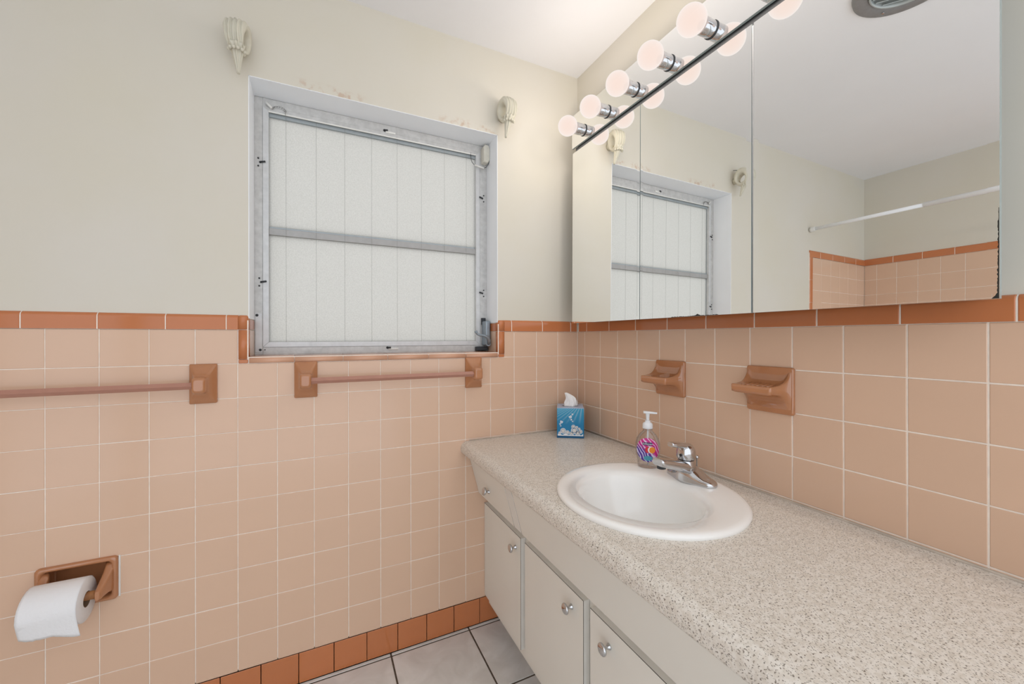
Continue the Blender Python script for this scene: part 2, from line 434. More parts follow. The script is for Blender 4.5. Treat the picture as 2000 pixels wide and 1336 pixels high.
wall_c = wall('wall_tub', MB().box(BACKX - 0.1, BACKX - PL, ENDY, PL, FLOOR, CEIL), 'paint')
wall_d = wall('wall_tub_end', MB().box(-2.12, -2.03, -1.60, -1.56, FLOOR, CEIL), 'paint')
ceil = wall('ceiling', MB().box(BACKX - 0.1, 0.1, ENDY, 0.2, CEIL, CEIL + 0.1), 'ceiling')
floor = wall('floor', MB().box(BACKX - 0.1, 0.1, ENDY, 0.2, FLOOR - 0.1, FLOOR - 0.002), 'floor_grout')

# ---- tiles
_tm = {}
def tile_mesh(w, h, m, d=0.004, b=0.0012):
    key = (round(w, 4), round(h, 4), m, d, b)
    if key in _tm: return _tm[key]
    def rect(i, y): return [(-w / 2 + i, y, -h / 2 + i), (w / 2 - i, y, -h / 2 + i), (w / 2 - i, y, h / 2 - i), (-w / 2 + i, y, h / 2 - i)]
    mb = MB().loft([rect(0, d), rect(0, b * 0.7), rect(b, 0)], cap=(False, True), smooth=False)
    me = mb.mesh('tile'); me.materials.append(M[m]); _tm[key] = me; return me
ROTS = {'A': 0.0, 'B': -PI / 2, 'C': PI / 2}
def place_tile(name, par, side, u0, u1, z0, z1, m, g=0.0023, plane=0.0, d=0.004, b=0.0010):
    """u is x on wall A, y on walls B and C"""
    u0, u1 = sorted((u0, u1)); w, h = u1 - u0 - g, z1 - z0 - g
    if w < 0.004 or h < 0.004: return
    me = tile_mesh(w, h, m, d, b); uc, zc = (u0 + u1) / 2, (z0 + z1) / 2 + Z0
    loc = {'A': (uc, plane, zc), 'B': (plane, uc, zc), 'C': (BACKX + plane, uc, zc)}[side]
    j = lambda s: random.uniform(-s, s)
    o = link(name, me, None, par, (loc[0] + j(.0002), loc[1] + j(.0002), loc[2] + j(.0003)))
    o.rotation_euler = (j(0.0012), 0, ROTS[side] + j(0.0012))
P = 0.1095
AX = [0.0] + [-(0.1078 + P * k) for k in range(0, 18)]      # grid lines of the window wall, down to -1.969
AX.append(-2.07)
BY = [0.0] + [-(0.0552 + P * k) for k in range(0, 16)]
WTR_L, WTR_R = -1.3110, -0.3732                              # trim around the lower part of the opening
grA = obj('grout', holed(-2.07, 0.0, -1.2, 0.03, 0.0013, PL + 0.001, [(WX0, WX1, WZ0, 0.03), (TX0, TX1, TZ0, TZ1)]), 'grout', wall_a)
for r in range(10):
    z1, z0 = -P * r, -P * (r + 1)
    for a, b in zip(AX, AX[1:]):
        if a > -0.40 and b > -0.40 and r >= 5: continue       # behind the vanity
        if r == 0:
            for c, d in ((max(b, WTR_R), a), (b, min(a, WTR_L))):
                if d - c > 0.004: place_tile('tile', wall_a, 'A', c, d, z0, z1, 'tile')
            continue
        if r in (5, 6) and a > -1.78 and b < -1.58 and b > -1.80: 
            hz0, hz1 = -0.7665, -0.6585
            if r == 6 and a <= -1.59 and b >= -1.77: continue
            if r == 6:
                if a > -1.60: place_tile('tile', wall_a, 'A', -1.599, a, z0, z1, 'tile'); continue
                if b < -1.765: place_tile('tile', wall_a, 'A', b, -1.768, z0, z1, 'tile'); continue
        place_tile('tile', wall_a, 'A', b, a, z0, z1, 'tile')
grB = obj('grout', MB().box(0.0013, PL + 0.001, BY[-1], 0.0, -0.53, 0.03), 'grout', wall_b)
for r in range(4):
    for a, b in zip(BY, BY[1:]): place_tile('tile', wall_b, 'B', b, a, -P * (r + 1), -P * r, 'tile', g=0.0030)
for a, b in zip(BY, BY[1:]): place_tile('tile', wall_b, 'B', b, a, -P * 4.6, -P * 4, 'tile', g=0.0030)
obj('corner_grout', MB().box(-0.0012, 0.0016, -0.0012, 0.0016, -0.4445, 0.0), 'grout', wall_b)
# tub alcove: higher tiling on both walls
ALC = -2.07
ATOP = 0.5315
aw = (-2.777 + 2.10) / 6
obj('grout', MB().box(BACKX, ALC, 0.0013, PL + 0.001, -0.8, ATOP + 0.03), 'grout', wall_a)
obj('grout', MB().box(BACKX - PL - 0.001, BACKX - 0.0013, -1.56, 0.0, -0.8, ATOP + 0.03), 'grout', wall_c)
CG = [0.0, -0.074] + [-(0.074 + 0.1105 * k) for k in range(1, 14)]
for r in range(12):
    z1 = ATOP - P * r
    for k in range(6): place_tile('tile', wall_a, 'A', -2.10 + aw * (k + 1), -2.10 + aw * k, z1 - P, z1, 'tile')
    for a, b in zip(CG, CG[1:]): place_tile('tile', wall_c, 'C', b, a, z1 - P, z1, 'tile', g=0.0022)

# ---- cap trim: rounded top tiles
def cap_profile(h, proj=0.003, rad=0.011, back=0.006):
    pts = [(back, 0.0), (-proj, 0.0), (-proj, h - rad)]
    for k in range(1, 7):
        q = PI / 2 * k / 6; pts.append((-proj + rad * (1 - math.cos(q)), h - rad + rad * math.sin(q)))
    pts.append((back, h)); return pts
def cap_run(par, side, joints, z, h=0.047, m='trim', name='cap_tile', g=0.0024):
    for a, b in zip(joints, joints[1:]):
        u0, u1 = sorted((a, b)); w = u1 - u0 - g
        key = ('cap', round(w, 4), round(h, 4))
        if key not in _tm:
            pr = cap_profile(h); e = 0.0015
            rings = [[(u, y + (0.0012 if abs(u) > w / 2 - e * 0.5 else 0), zz) for y, zz in pr] for u in (-w / 2, -w / 2 + e, w / 2 - e, w / 2)]
            me = MB().loft(rings, smooth=False).mesh('cap_tile'); me.materials.append(M[m]); _tm[key] = me
        uc = (u0 + u1) / 2
        loc = {'A': (uc, 0, z + Z0), 'B': (0, uc, z + Z0), 'C': (BACKX, uc, z + Z0)}[side]
        o = link(name, _tm[key], None, par, loc); o.rotation_euler = (0, 0, ROTS[side])
def cap_grout(par, side, u0, u1, z, h=0.047):
    u0, u1 = sorted((u0, u1)); pr = [(y + 0.0011 if y < 0.004 else y, zz - (0.0009 if zz > h * .6 else 0)) for y, zz in cap_profile(h)]
    me = MB().loft([[(u, y, zz) for y, zz in pr] for u in (-(u1 - u0) / 2, (u1 - u0) / 2)], smooth=False).mesh('grout'); me.materials.append(M['grout'])
    uc = (u0 + u1) / 2; loc = {'A': (uc, 0, z + Z0), 'B': (0, uc, z + Z0), 'C': (BACKX, uc, z + Z0)}[side]
    link('grout', me, None, par, loc).rotation_euler = (0, 0, ROTS[side])
def trim_root(n):
    o = bpy.data.objects.new('trim_%d' % n, None); COL.objects.link(o); o['kind'] = 'structure'; return o
t1, t2, t3, t4 = (trim_root(i) for i in (1, 2, 3, 4))
cap_run(t1, 'A', [-0.004, -0.0394, -0.1884, -0.3392, WTR_R - 0.002], 0.0)
cap_run(t1, 'A', [WTR_L + 0.002, -1.3422, -1.4927, -1.6443, -1.796, -1.948, ALC], 0.0)
cap_run(t2, 'B', [-0.012, -0.0733] + [-(0.0733 + 0.1524 * k) for k in range(1, 11)], 0.0)
cap_run(t3, 'A', [-2.777] + [-2.65 + 0.1524 * k for k in range(4)] + [ALC], ATOP, name='cap_tile')
cap_run(t3, 'C', [0, -0.165] + [-(0.165 + 0.1524 * k) for k in range(1, 10)], ATOP)
cap_grout(t1, 'A', -0.004, WTR_R, 0.0); cap_grout(t1, 'A', WTR_L, ALC, 0.0); cap_grout(t2, 'B', -0.012, -1.59, 0.0)
cap_grout(t3, 'A', -2.777, ALC - 0.002, ATOP); cap_grout(t3, 'C', 0, -1.53, ATOP)
# upright trim strip closing the alcove tiling
for k in range(9):
    z1 = ATOP - 0.1524 * k; mb = MB(); w = 0.030
    prof = [(-2.10, PL), (-2.10, -0.003)] + [(ALC - 0.011 + 0.011 * math.sin(PI / 2 * q / 6), -0.003 + 0.011 * (1 - math.cos(PI / 2 * q / 6))) for q in range(7)]
    prof.append((ALC, PL))
    if z1 - 0.1524 < 0.05: break
    mb.loft([[(x, y, zz) for x, y in prof] for zz in (z1 - 0.1506, z1)], smooth=False); obj('cap_tile', mb, 'trim', t3)
# bullnose around the lower window opening: uprights, corner caps, sill tiles and reveal tiles
def arc_prof(u_flat, u_edge, back, proj=0.003, n=7):
    s = 1 if u_edge > u_flat else -1; rad = min(0.016, abs(u_edge - u_flat))
    pr = [(u_flat, back), (u_flat, -proj)]
    for q in range(n): a = PI / 2 * q / (n - 1); pr.append((u_edge - s * rad + s * rad * math.sin(a), -proj + rad * (1 - math.cos(a))))
    pr.append((u_edge, back)); return pr
for flat, edge in ((WTR_L + 0.0012, WX0 + 0.002), (WTR_R - 0.0012, WX1 - 0.002)):
    pr = arc_prof(flat, edge, 0.020)
    obj('corner_tile', MB().loft([[(x, y, z) for x, y in pr] for z in (-0.0955, -0.0012)]), 'trim', t4)
    # cap corner: the same quarter round, its top rounded over
    rings = [[(x, y, z) for x, y in pr] for z in (0.0006, 0.036)]
    for q in range(1, 6):
        a = PI / 2 * q / 5; t = 0.010 * (1 - math.cos(a)); c = ((flat + edge) / 2, 0.02)
        rings.append([(x + (c[0] - x) * t * 25 * 0.8, y + (c[1] - y) * t * 25 * 0.8, 0.036 + 0.010 * math.sin(a)) for x, y in pr])
    obj('cap_corner', MB().loft(rings), 'trim', t4)
    x_in = edge
    s = 1 if edge == WX0 + 0.002 else -1
    obj('reveal_tile', MB().bbox(WX0 if s > 0 else WX1, x_in, 0.022, 0.119, -0.0875, -0.0012, 0.0008, 1), 'tile', t4)
    obj('reveal_cap', MB().bbox(WX0 if s > 0 else WX1, x_in, 0.022, 0.119, 0.0006, 0.034, 0.0008, 1), 'trim', t4)
sj = [WX0 + 0.0015, -1.1528, -1.0010, -0.8490, -0.6965, -0.5440, WX1 - 0.0015]
for a, b in zip(sj, sj[1:]):
    pr = [(PL, -0.1085), (-0.003, -0.1085)] + [(-0.003 + 0.016 * (1 - math.cos(PI / 2 * q / 6)), -0.1005 + 0.014 * math.sin(PI / 2 * q / 6)) for q in range(7)] + [(0.119, -0.0845), (0.119, -0.0885), (PL, -0.0890)]
    obj('sill_tile', MB().loft([[(x, y, z) for y, z in pr] for x in (a + 0.0009, b - 0.0009)]), 'sill', t4)
for a, b in ((WTR_L, WX0), (WX1, WTR_R)):
    obj('corner_tile', MB().bbox(a + 0.001, b - 0.001, -0.003, PL, -0.1085, -0.0965, 0.002, 2), 'trim', t4)
# base tiles on the window wall
bs = trim_root(5); bs.name = 'baseboard_window'
obj('grout', MB().box(-2.07, -0.40, 0.0013, PL + 0.001, -1.2, -1.09), 'grout', bs)
for k in range(16):
    x1 = -0.3765 - 0.1092 * k
    place_tile('tile', bs, 'A', x1 - 0.1092, x1, -1.1985, -1.0955, 'trim')
# floor tiles
fx = [-0.5355 + 0.3035 * k for k in range(-8, 3)]; fy = [0.002, -0.0143] + [-(0.0143 + 0.2995 * k) for k in range(1, 10)]
_fm = {}
for a, b in zip(fx, fx[1:]):
    a2, b2 = max(a, BACKX), min(b, 0.0)
    if b2 - a2 < 0.01: continue
    for c, d in zip(fy, fy[1:]):
        w, h = b2 - a2 - 0.006, (c - d) - (0.006 if c < 0 else 0.004); key = (round(w, 3), round(h, 3))
        if key not in _fm:
            me = MB().bbox(-w / 2, w / 2, -h / 2, h / 2, -0.006, 0.0, 0.0012, 1).mesh('tile'); me.materials.append(M['floor']); _fm[key] = me
        link('tile', _fm[key], None, floor, ((a2 + b2) / 2, (c + d) / 2 + (0.001 if c > 0 else 0), Z0 + FLOOR))
# reveal of the window opening above the tiles, painted white with daylight's blue cast in the colour
for (x0, x1, z0, z1) in ((WX0, WX0 + 0.002, 0.0365, WZ1), (WX1 - 0.002, WX1, 0.0365, WZ1), (WX0, WX1, WZ1 - 0.002, WZ1)):
    obj('reveal', MB().box(x0, x1, PL - 0.0005, 0.121, z0, z1), 'jamb', wall_a)

# ------------------------------------------------------------------ window
win = bpy.data.objects.new('window_1', None); COL.objects.link(win); win.location = (-0.8425, 0.13, Z0 + WZ0)
struct(win)
FY = 0.120
X0, X1 = WX0 + 0.002, WX1 - 0.002
def fr(name, x0, x1, z0, z1, y0=FY, y1=0.150, m='alu', b=0.001): return obj(name, MB().bbox(x0, x1, y0, y1, z0, z1, b, 1), m, win)
fr('outer_frame', X0, -1.2563, -0.086, 0.823); fr('outer_frame', -0.4372, X1, -0.086, 0.823)
fr('outer_frame', -1.2563, -0.4372, 0.7930, 0.823); fr('outer_frame', -1.2563, -0.4372, -0.086, -0.0595)
fr('frame_plate', -1.2785, -1.2590, -0.078, 0.060, FY - 0.0015, FY, 'alu_light', 0.0005)
# inner screen frame with mitred corners
sx0, sx1, sz0, sz1 = -1.2558, -0.4377, -0.0590, 0.7925; q = 0.0175
def mitre(a, b, c, d, m='alu_light'):
    y0, y1 = FY - 0.002, FY + 0.012
    mb = MB().loft([[(p[0], y0, p[1]) for p in (a, b, c, d)], [(p[0], y1, p[1]) for p in (a, b, c, d)]], smooth=False); obj('screen_frame', mb, m, win)
g_ = 0.0005
mitre((sx0, sz0 + g_), (sx0 + q, sz0 + q + g_), (sx0 + q, sz1 - q * .8), (sx0, sz1), 'alu_light')
mitre((sx1, sz0 + g_), (sx1 - q, sz0 + q + g_), (sx1 - q, sz1 - q * .8), (sx1, sz1), 'alu_light')
mitre((sx0 + g_, sz0), (sx1 - g_, sz0), (sx1 - q - g_, sz0 + q), (sx0 + q + g_, sz0 + q), 'alu_light')
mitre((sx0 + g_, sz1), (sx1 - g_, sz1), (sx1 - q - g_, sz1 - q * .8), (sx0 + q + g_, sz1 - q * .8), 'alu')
obj('screen_bead', MB().box(sx0 + q, sx1 - q, FY - 0.004, FY, sz1 - q * .8 - 0.004, sz1 - q * .8), 'white_plastic', win)
# sash behind the screen: head rail, meeting rail, two panes
gx0, gx1 = -1.2385, -0.4525
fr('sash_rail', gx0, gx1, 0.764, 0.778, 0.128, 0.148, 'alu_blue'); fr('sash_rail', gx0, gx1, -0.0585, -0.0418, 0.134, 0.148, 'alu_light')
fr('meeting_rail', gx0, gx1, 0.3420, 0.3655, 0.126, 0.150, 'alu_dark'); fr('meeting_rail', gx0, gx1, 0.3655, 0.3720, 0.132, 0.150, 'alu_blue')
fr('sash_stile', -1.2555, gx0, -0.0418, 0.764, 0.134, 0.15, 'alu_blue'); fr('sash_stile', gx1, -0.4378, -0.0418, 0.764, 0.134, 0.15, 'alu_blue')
obj('pane', MB().box(gx0, gx1, 0.137, 0.141, -0.0418, 0.3420), 'glass', win)
obj('pane', MB().box(gx0, gx1, 0.137, 0.141, 0.3720, 0.764), 'glass', win)
for k in range(8):
    x = -1.1886 + 0.0980 * k; x = x * 1.0 + 0.004
    obj('screen_wire', MB().tube([(x, 0.1225, sz0 + q), (x, 0.1225, sz1 - q * .8)], 0.00042, 5), 'wire', win)
# clips and screws on the frame
def screw(x, z, r=0.0042, y=FY): obj('screw', MB().lathe([(r, 0.0), (r, -0.0025), (r * .6, -0.0035)], (x, y, z), 'y', 12), 'black', win)
for x, z in ((-1.2636, 0.5924), (-1.2610, 0.1702), (-0.4246, 0.5904), (-0.4252, 0.1697)):
    s = -1 if x < -0.8 else 1
    screw(x + s * 0.006, z + 0.0135, 0.0028); screw(x + s * 0.006, z - 0.0135, 0.0028); screw(x, z, 0.0036)
    obj('turn_clip', MB().tube([(x, FY - 0.004, z), (x - s * 0.016, FY - 0.007, z + 0.003)], 0.0032, 8), 'dark_metal', win)
screw(-1.2739, 0.0530, 0.0046); screw(-1.2640, -0.0690, 0.0044); screw(-1.2500, -0.0690, 0.002)
for x, z, s in ((-0.8425, 0.7990, -1), (-0.8320, -0.0660, 1)):
    screw(x, z, 0.0048); obj('tab_clip', MB().bbox(x + 0.004, x + 0.042, FY - 0.004, FY, z - 0.0085, z - 0.001, 0.001, 1), 'white_plastic', win)
    obj('turn_clip', MB().tube([(x, FY - 0.004, z), (x + 0.012, FY - 0.008, z)], 0.0032, 8), 'dark_metal', win)
# crank operator in the lower right corner
op = MB().bbox(-0.4300, -0.4065, 0.070, 0.118, -0.062, 0.046, 0.006, 3); cr_ = obj('crank_operator', op, 'grey_metal', win)
obj('mount_plate', MB().bbox(-0.4320, -0.4120, 0.112, 0.119, 0.030, 0.060, 0.001, 1), 'dark_metal', cr_)
obj('mount_plate', MB().bbox(-0.4610, -0.4080, 0.095, 0.119, -0.0835, -0.066, 0.002, 1), 'dark_metal', cr_)
obj('crank_handle', MB().tube([(-0.421, 0.080, -0.054), (-0.421, 0.060, -0.052), (-0.423, 0.048, -0.040), (-0.431, 0.042, -0.026), (-0.449, 0.040, -0.018), (-0.470, 0.040, -0.0155), (-0.478, 0.040, -0.0125), (-0.484, 0.040, -0.004), (-0.4865, 0.040, 0.001)], [.008, .008, .0085, .0075, .0055, .005, .005, .0065, .0070], 10), 'grey_metal', cr_)
obj('thumb_collar', MB().lathe([(0.0095, 0), (0.0105, -0.006), (0.0095, -0.012)], (-0.421, 0.070, -0.054), 'y', 14), 'grey_metal', cr_)

# alarm contact box and its cords on the frame
al = thing('alarm_sensor', 'small cream alarm contact box with thin cord at top right of window frame', 'sensor', (-0.411, 0.10, 0.735))
mb = MB(); pts = [(-0.4315, 0.806), (-0.424, 0.8165), (-0.4075, 0.8155), (-0.4035, 0.805), (-0.4035, 0.752), (-0.4095, 0.739), (-0.4310, 0.741)]
mb.loft([[(x, 0.119, z) for x, z in pts], [(x, 0.088, z) for x, z in pts], [(lerp(x, -.417, .12), 0.084, lerp(z, .777, .08)) for x, z in pts]], smooth=False); obj('housing', mb, 'cream_plastic', al)
obj('cord', MB().tube([(-0.4045, 0.10, 0.800), (-0.4035, 0.093, 0.765), (-0.407, 0.092, 0.735), (-0.415, 0.095, 0.722), (-0.425, 0.10, 0.718)], 0.0012, 6), 'dark_metal', al)
obj('splice', MB().tube([(-0.424, 0.10, 0.7175), (-0.4655, 0.11, 0.7285)], 0.0036, 8), 'white_plastic', al)
obj('cord', MB().tube([(-0.4655, 0.11, 0.7285), (-0.4745, 0.113, 0.739), (-0.4790, 0.115, 0.752), (-0.4795, 0.117, 0.768), (-0.4800, 0.117, 0.781)], 0.0012, 6), 'dark_metal', al)
al2 = thing('wire_coil', 'coiled alarm cord with white plug at top left of window frame', 'cord', (-1.22, 0.11, 0.785))
obj('plug', MB().tube([(-1.2460, 0.112, 0.805), (-1.2270, 0.112, 0.787)], 0.0040, 8), 'white_plastic', al2)
path = []
for k in range(90):
    t = k / 89; a = PI * (1 - t); cx, cz = -1.2060 + 0.0200 * math.cos(a), 0.7850 + 0.0125 * math.sin(a)
    w = 2 * PI * 8 * t; path.append((cx + 0.0030 * math.cos(w), 0.112 + 0.003 * math.sin(w), cz + 0.002 * math.cos(w)))
path += [(-1.1858, 0.113, 0.780), (-1.1856, 0.115, 0.774)]
obj('coil', MB().tube(path, 0.0008, 5), 'wire', al2)

# ------------------------------------------------------------------ shell curtain brackets
def shell(x, sgn, label):
    t = thing('shell_bracket', label, 'curtain bracket', (x, -0.045, 0.80), 'shell curtain brackets')
    n, mth_ = 96, 60; rings = []
    cy, cz = -0.050, 0.897
    RT = Matrix.Translation((x, cy, 0)) @ Matrix.Rotation(sgn * -0.16, 4, 'Z') @ Matrix.Translation((-x, -cy, 0))
    for i in range(mth_ + 1):
        a = 2 * PI * i / mth_                                # round the hole: 0 = back, PI = front
        up = 0.5 + 0.5 * math.sin(a); fr_ = 0.5 - 0.5 * math.cos(a)
        ro = 0.040 + 0.014 * up; ri = 0.0205 + 0.004 * (1 - up)
        ring = []
        for k in range(n):
            q = 2 * PI * k / n; c, s_ = math.cos(q), math.sin(q)
            r = (ro + ri) / 2 + (ro - ri) / 2 * (abs(c) ** 0.8) * (1 if c > 0 else -1)
            wx = 0.020 + 0.013 * up
            xx = wx * (abs(s_) ** 0.75) * (1 if s_ > 0 else -1)
            if c > -0.3: r += 0.0034 * (math.cos(xx / 0.0019) - 0.3) * (c + 0.3) * (0.35 + 0.65 * fr_)
            ring.append((x + xx, cy - r * math.cos(a) * -0.88 * (1 if True else 1), cz + r * math.sin(a) * 1.05))
        rings.append(ring)
    obj('shell_body', MB().loft(rings, cap=(False, False)).xf(RT), 'shell', t)
    rings = []
    for i in range(12):
        u = i / 11; z = 0.872 - 0.072 * u; r = lerp(0.024, 0.0045, u ** 0.75); yy = lerp(-0.066, -0.036, u)
        ring = []
        for k in range(48):
            q = 2 * PI * k / 48; rr = r * (1 + 0.16 * math.cos(8 * q))
            ring.append((x + rr * 0.85 * math.cos(q), yy + rr * 0.85 * math.sin(q), z))
        rings.append(ring)
    obj('shell_tail', MB().loft(rings), 'shell', t)
    for k in range(6):
        a = PI + PI * (k + 0.5) / 6
        obj('bead', MB().lathe([(0.0005, -0.005), (0.0045, -0.003), (0.0055, 0), (0.0045, 0.003), (0.0005, 0.005)], (x + 0.021 * math.cos(a), -0.062 + 0.022 * math.sin(a), 0.853), 'z', 10), 'shell', t)
    obj('hook', MB().tube([(x + 0.002, -0.03, 0.949), (x + 0.004, -0.012, 0.957), (x + 0.006, 0.005, 0.962)], 0.0016, 6), 'dark_metal', t)
    obj('mount_pad', MB().lathe([(0.017, 0.005), (0.017, -0.010), (0.0165, -0.014)], (x, 0, cz), 'y', 20), 'shell', t)
    rings = [[(x + h_, cy + r_ * 0.88 * math.cos(2 * PI * k / 32), cz + r_ * 1.05 * math.sin(2 * PI * k / 32)) for k in range(32)] for r_, h_ in ((0.0232, -0.006), (0.0232, 0.006))]
    obj('hole_lining', MB().loft(rings, cap=(False, False)).xf(RT), 'shell_in', t)
shell(-1.3035, 1, 'ivory shell-shaped curtain bracket above the left corner of the window')
shell(-0.3820, -1, 'ivory shell-shaped curtain bracket above the right corner of the window')

# ------------------------------------------------------------------ towel bars
def bracket(par, x):
    zc = -0.1685; rings = []
    for y, w, h, r in ((0.004, .0350, .0610, .004), (-0.006, .0350, .0610, .004), (-0.010, .0330, .0585, .005), (-0.016, .0275, .0480, .007), (-0.024, .0225, .0375, .008), (-0.034, .0190, .0290, .008), (-0.044, .0178, .0245, .008),
                       (-0.054, .0175, .0240, .008), (-0.062, .0168, .0230, .008), (-0.067, .0145, .0200, .008), (-0.069, .0105, .0150, .007)):
        rings.append([(x + a, y, zc + b) for a, b in rrect(w, h, r)])
    obj('post', MB().loft(rings), 'ceramic', par)
def towel_bar(xa, xb, label):
    t = thing('towel_bar', label, 'towel bar', ((xa + xb) / 2, -0.03, -0.1685), 'ceramic towel bars')
    bracket(t, xa); bracket(t, xb); hd = 0.0107
    sec = [(-hd, 0), (-0.001, hd - 0.0006), (0.001, hd - 0.0006), (hd, 0), (0.001, -hd + 0.0006), (-0.001, -hd + 0.0006)]
    obj('bar', MB().loft([[(x, -0.050 + a, -0.1695 + b) for a, b in sec] for x in (xa + 0.010, xb - 0.010)], smooth=False), 'bar', t)
    return t
towel_bar(-2.035, -1.4000, 'long towel bar on terracotta ceramic posts left of the window')
towel_bar(-1.1180, -0.5130, 'towel bar on terracotta ceramic posts directly below the window sill')

# ------------------------------------------------------------------ paper holder and roll
tp = thing('toilet_paper_holder', 'recessed terracotta ceramic toilet paper holder with wooden roller in tiled wall', 'paper holder', (-1.6835, 0, -0.774))
cx, cz = -1.6835, -0.7125
rings = []
for y, w, h, r in ((0.004, .0845, .0612, .010), (-0.007, .0845, .0612, .010), (-0.011, .0825, .0590, .010), (-0.0115, .0740, .0520, .010), (-0.004, .0700, .0480, .010), (0.012, .0690, .0470, .012), (0.045, .0640, .0420, .015)):
    rings.append([(cx + a, y, cz + b) for a, b in rrect(w, h, r, 7)])
obj('tray', MB().loft(rings, cap=(False, True)), 'ceramic', tp)
for s in (-1, 1):
    x = cx + s * 0.0675; rings = []
    for u in range(9):
        t = u / 8; y = lerp(0.0, -0.060, t); zh = lerp(0.047, 0.0125, t ** 0.55); zc2 = lerp(cz + 0.002, cz - 0.016, t); w = lerp(0.011, 0.0075, t)
        rings.append([(x + a - s * 0.006 * t, y, zc2 + b) for a, b in rrect(w, zh, min(w, zh) * 0.7, 5)])
    rings.append([(x + a * .5 - s * 0.006, -0.0655, cz - 0.016 + b) for a, b in rrect(0.0075, 0.0115, 0.005, 5)])
    obj('arm', MB().loft(rings), 'ceramic', tp)
obj('roller', MB().lathe([(0.011, -1.752), (0.011, -1.616)], (0, -0.052, -0.7280), 'x', 20), 'wood', tp)
obj('caulk_line', MB().box(-1.5990, -1.5950, -0.0015, 0.002, -0.771, -0.653), 'white_plastic', tp)
RY, RZ, RR = -0.058, -0.7330, 0.0560
ro = thing('toilet_paper_roll', 'white toilet paper roll with loose torn sheet hanging in recessed holder', 'toilet paper', (-1.699, RY, RZ - RR))
xs0, xs1 = -1.7540, -1.6440
rings = []
for x, r in ((xs0, 0.020), (xs0, RR - 0.002), (xs0 + 0.0015, RR), (xs1 - 0.0015, RR), (xs1, RR - 0.002), (xs1, 0.020)):
    rings.append([(x, RY + r * math.cos(2 * PI * k / 56), RZ + r * math.sin(2 * PI * k / 56)) for k in range(56)])
obj('paper', MB().loft(rings, cap=(False, False)), 'paper', ro)
rings = [[(x, RY + r * math.cos(2 * PI * k / 32), RZ + r * math.sin(2 * PI * k / 32)) for k in range(32)] for x, r in ((xs0, .0195), (xs1, .0200), (xs1, .0188), (xs0, .0185))]
obj('core', MB().loft(rings, cap=(False, False)), 'card', ro)
mb = MB(); cols = []
NS = 18
for i in range(NS + 1):
    u = i / NS; x = lerp(xs0, xs1, u); c_ = []
    for k in range(9):
        a = PI * 0.30 + PI * 0.70 * k / 8
        c_.append((x, RY + (RR + 0.0012) * math.cos(a), RZ + (RR + 0.0012) * math.sin(a)))
    end = 0.052 + 0.003 * math.sin(u * 9) + (0.014 * u) + random.uniform(-0.0012, 0.0012)
    for k in range(1, 8):
        t = k / 7; c_.append((x + (0.006 * u) * t * t, RY - RR - 0.0012 + 0.016 * t * t * (1 - 0.5 * u) + 0.003 * math.sin(t * PI), RZ - end * t))
    cols.append(c_)
mb.loft(cols, close=False)
sh = obj('loose_sheet', mb, 'paper', ro)
md = sh.modifiers.new('thickness', 'SOLIDIFY'); md.thickness = 0.0006

# ------------------------------------------------------------------ soap dish and tumbler holder on the mirror wall
def dish(name, label, cat, yc, w, ztop, zbot, lip_z, lip_t, out, hole):
    t = thing(name, label, cat, (-0.03, yc, zbot)); h = (ztop - zbot) / 2; zm = (ztop + zbot) / 2
    mb = MB(); rr = rrect(0.0608, h, 0.006, 5)
    mb.loft([[(x, yc + a, zm + b) for a, b in rr] for x in (0.003, -0.006)] + [[(-0.009, yc + a * .96, zm + b * .965) for a, b in rr]])
    obj('back_plate', mb, 'ceramic', t)
    n = 61; NX = 44; rings = []
    for i in range(NX + 1):
        u = i / NX; x = lerp(-0.006, -out, u)
        rise = math.exp(-u * 5.0); drop = math.exp(-u * 5.5)
        edge = 0.0 if u < 0.93 else (u - 0.93) / 0.07
        zt = lip_z + (ztop - 0.004 - lip_z) * rise
        zb = (lip_z - lip_t) - (lip_z - lip_t - zbot - 0.004) * drop
        ww = lerp(0.0575, w, min(1, u * 1.4))
        zt -= edge * edge * lip_t * 0.30; zb += edge * edge * lip_t * 0.30; ww -= edge * edge * 0.004
        ring = []
        for k in range(n):                                   # top side, from one cheek to the other
            v = -1 + 2 * k / (n - 1); z = zt; yy = v * ww
            mv = max(0.0, 1 - abs(v / 0.89) ** 8) if abs(v) < 0.89 else 0.0
            bowl = max(0.0, 1 - abs((u - 0.52) / 0.40) ** 6)
            zf = lip_z + (ztop - 0.004 - lip_z) * math.exp(-u * 13.0) - edge * edge * lip_t * 0.30
            if not hole: zf += (0.006 * (1 - u) - 0.0025) * bowl
            elif math.hypot(x + out * 0.55, yy) < 0.0290: zf = lip_z - 0.0185
            z = lerp(zt, zf, mv)
            if abs(v) > 0.985: z -= 0.001
            ring.append((x, yc + yy, max(z, zb + 0.003)))
        for k in range(12):                                  # underside back again
            v = 1 - 2 * k / 11; ring.append((x, yc + v * ww * 0.985, zb + (0.002 if abs(v) > 0.98 else 0)))
        rings.append(ring)
    obj('shelf', MB().loft(rings), 'ceramic', t)
    if not hole:
        for k in range(6):
            y = yc - 0.032 + 0.0128 * k
            obj('ridge', MB().tube([(-out * 0.30, y, lip_z + 0.0015), (-out * 0.80, y, lip_z - 0.0012)], 0.0021, 6), 'ceramic', t)
dish('soap_dish', 'terracotta ceramic soap dish with ridged tray on tiled wall, right of the tumbler holder', 'soap dish', -0.8775, 0.0525, -0.104, -0.225, -0.1500, 0.021, 0.088, False)
dish('tumbler_holder', 'terracotta ceramic tumbler holder with round hole on tiled wall above the soap bottle', 'tumbler holder', -0.5450, 0.0545, -0.1055, -0.224, -0.1570, 0.023, 0.086, True)

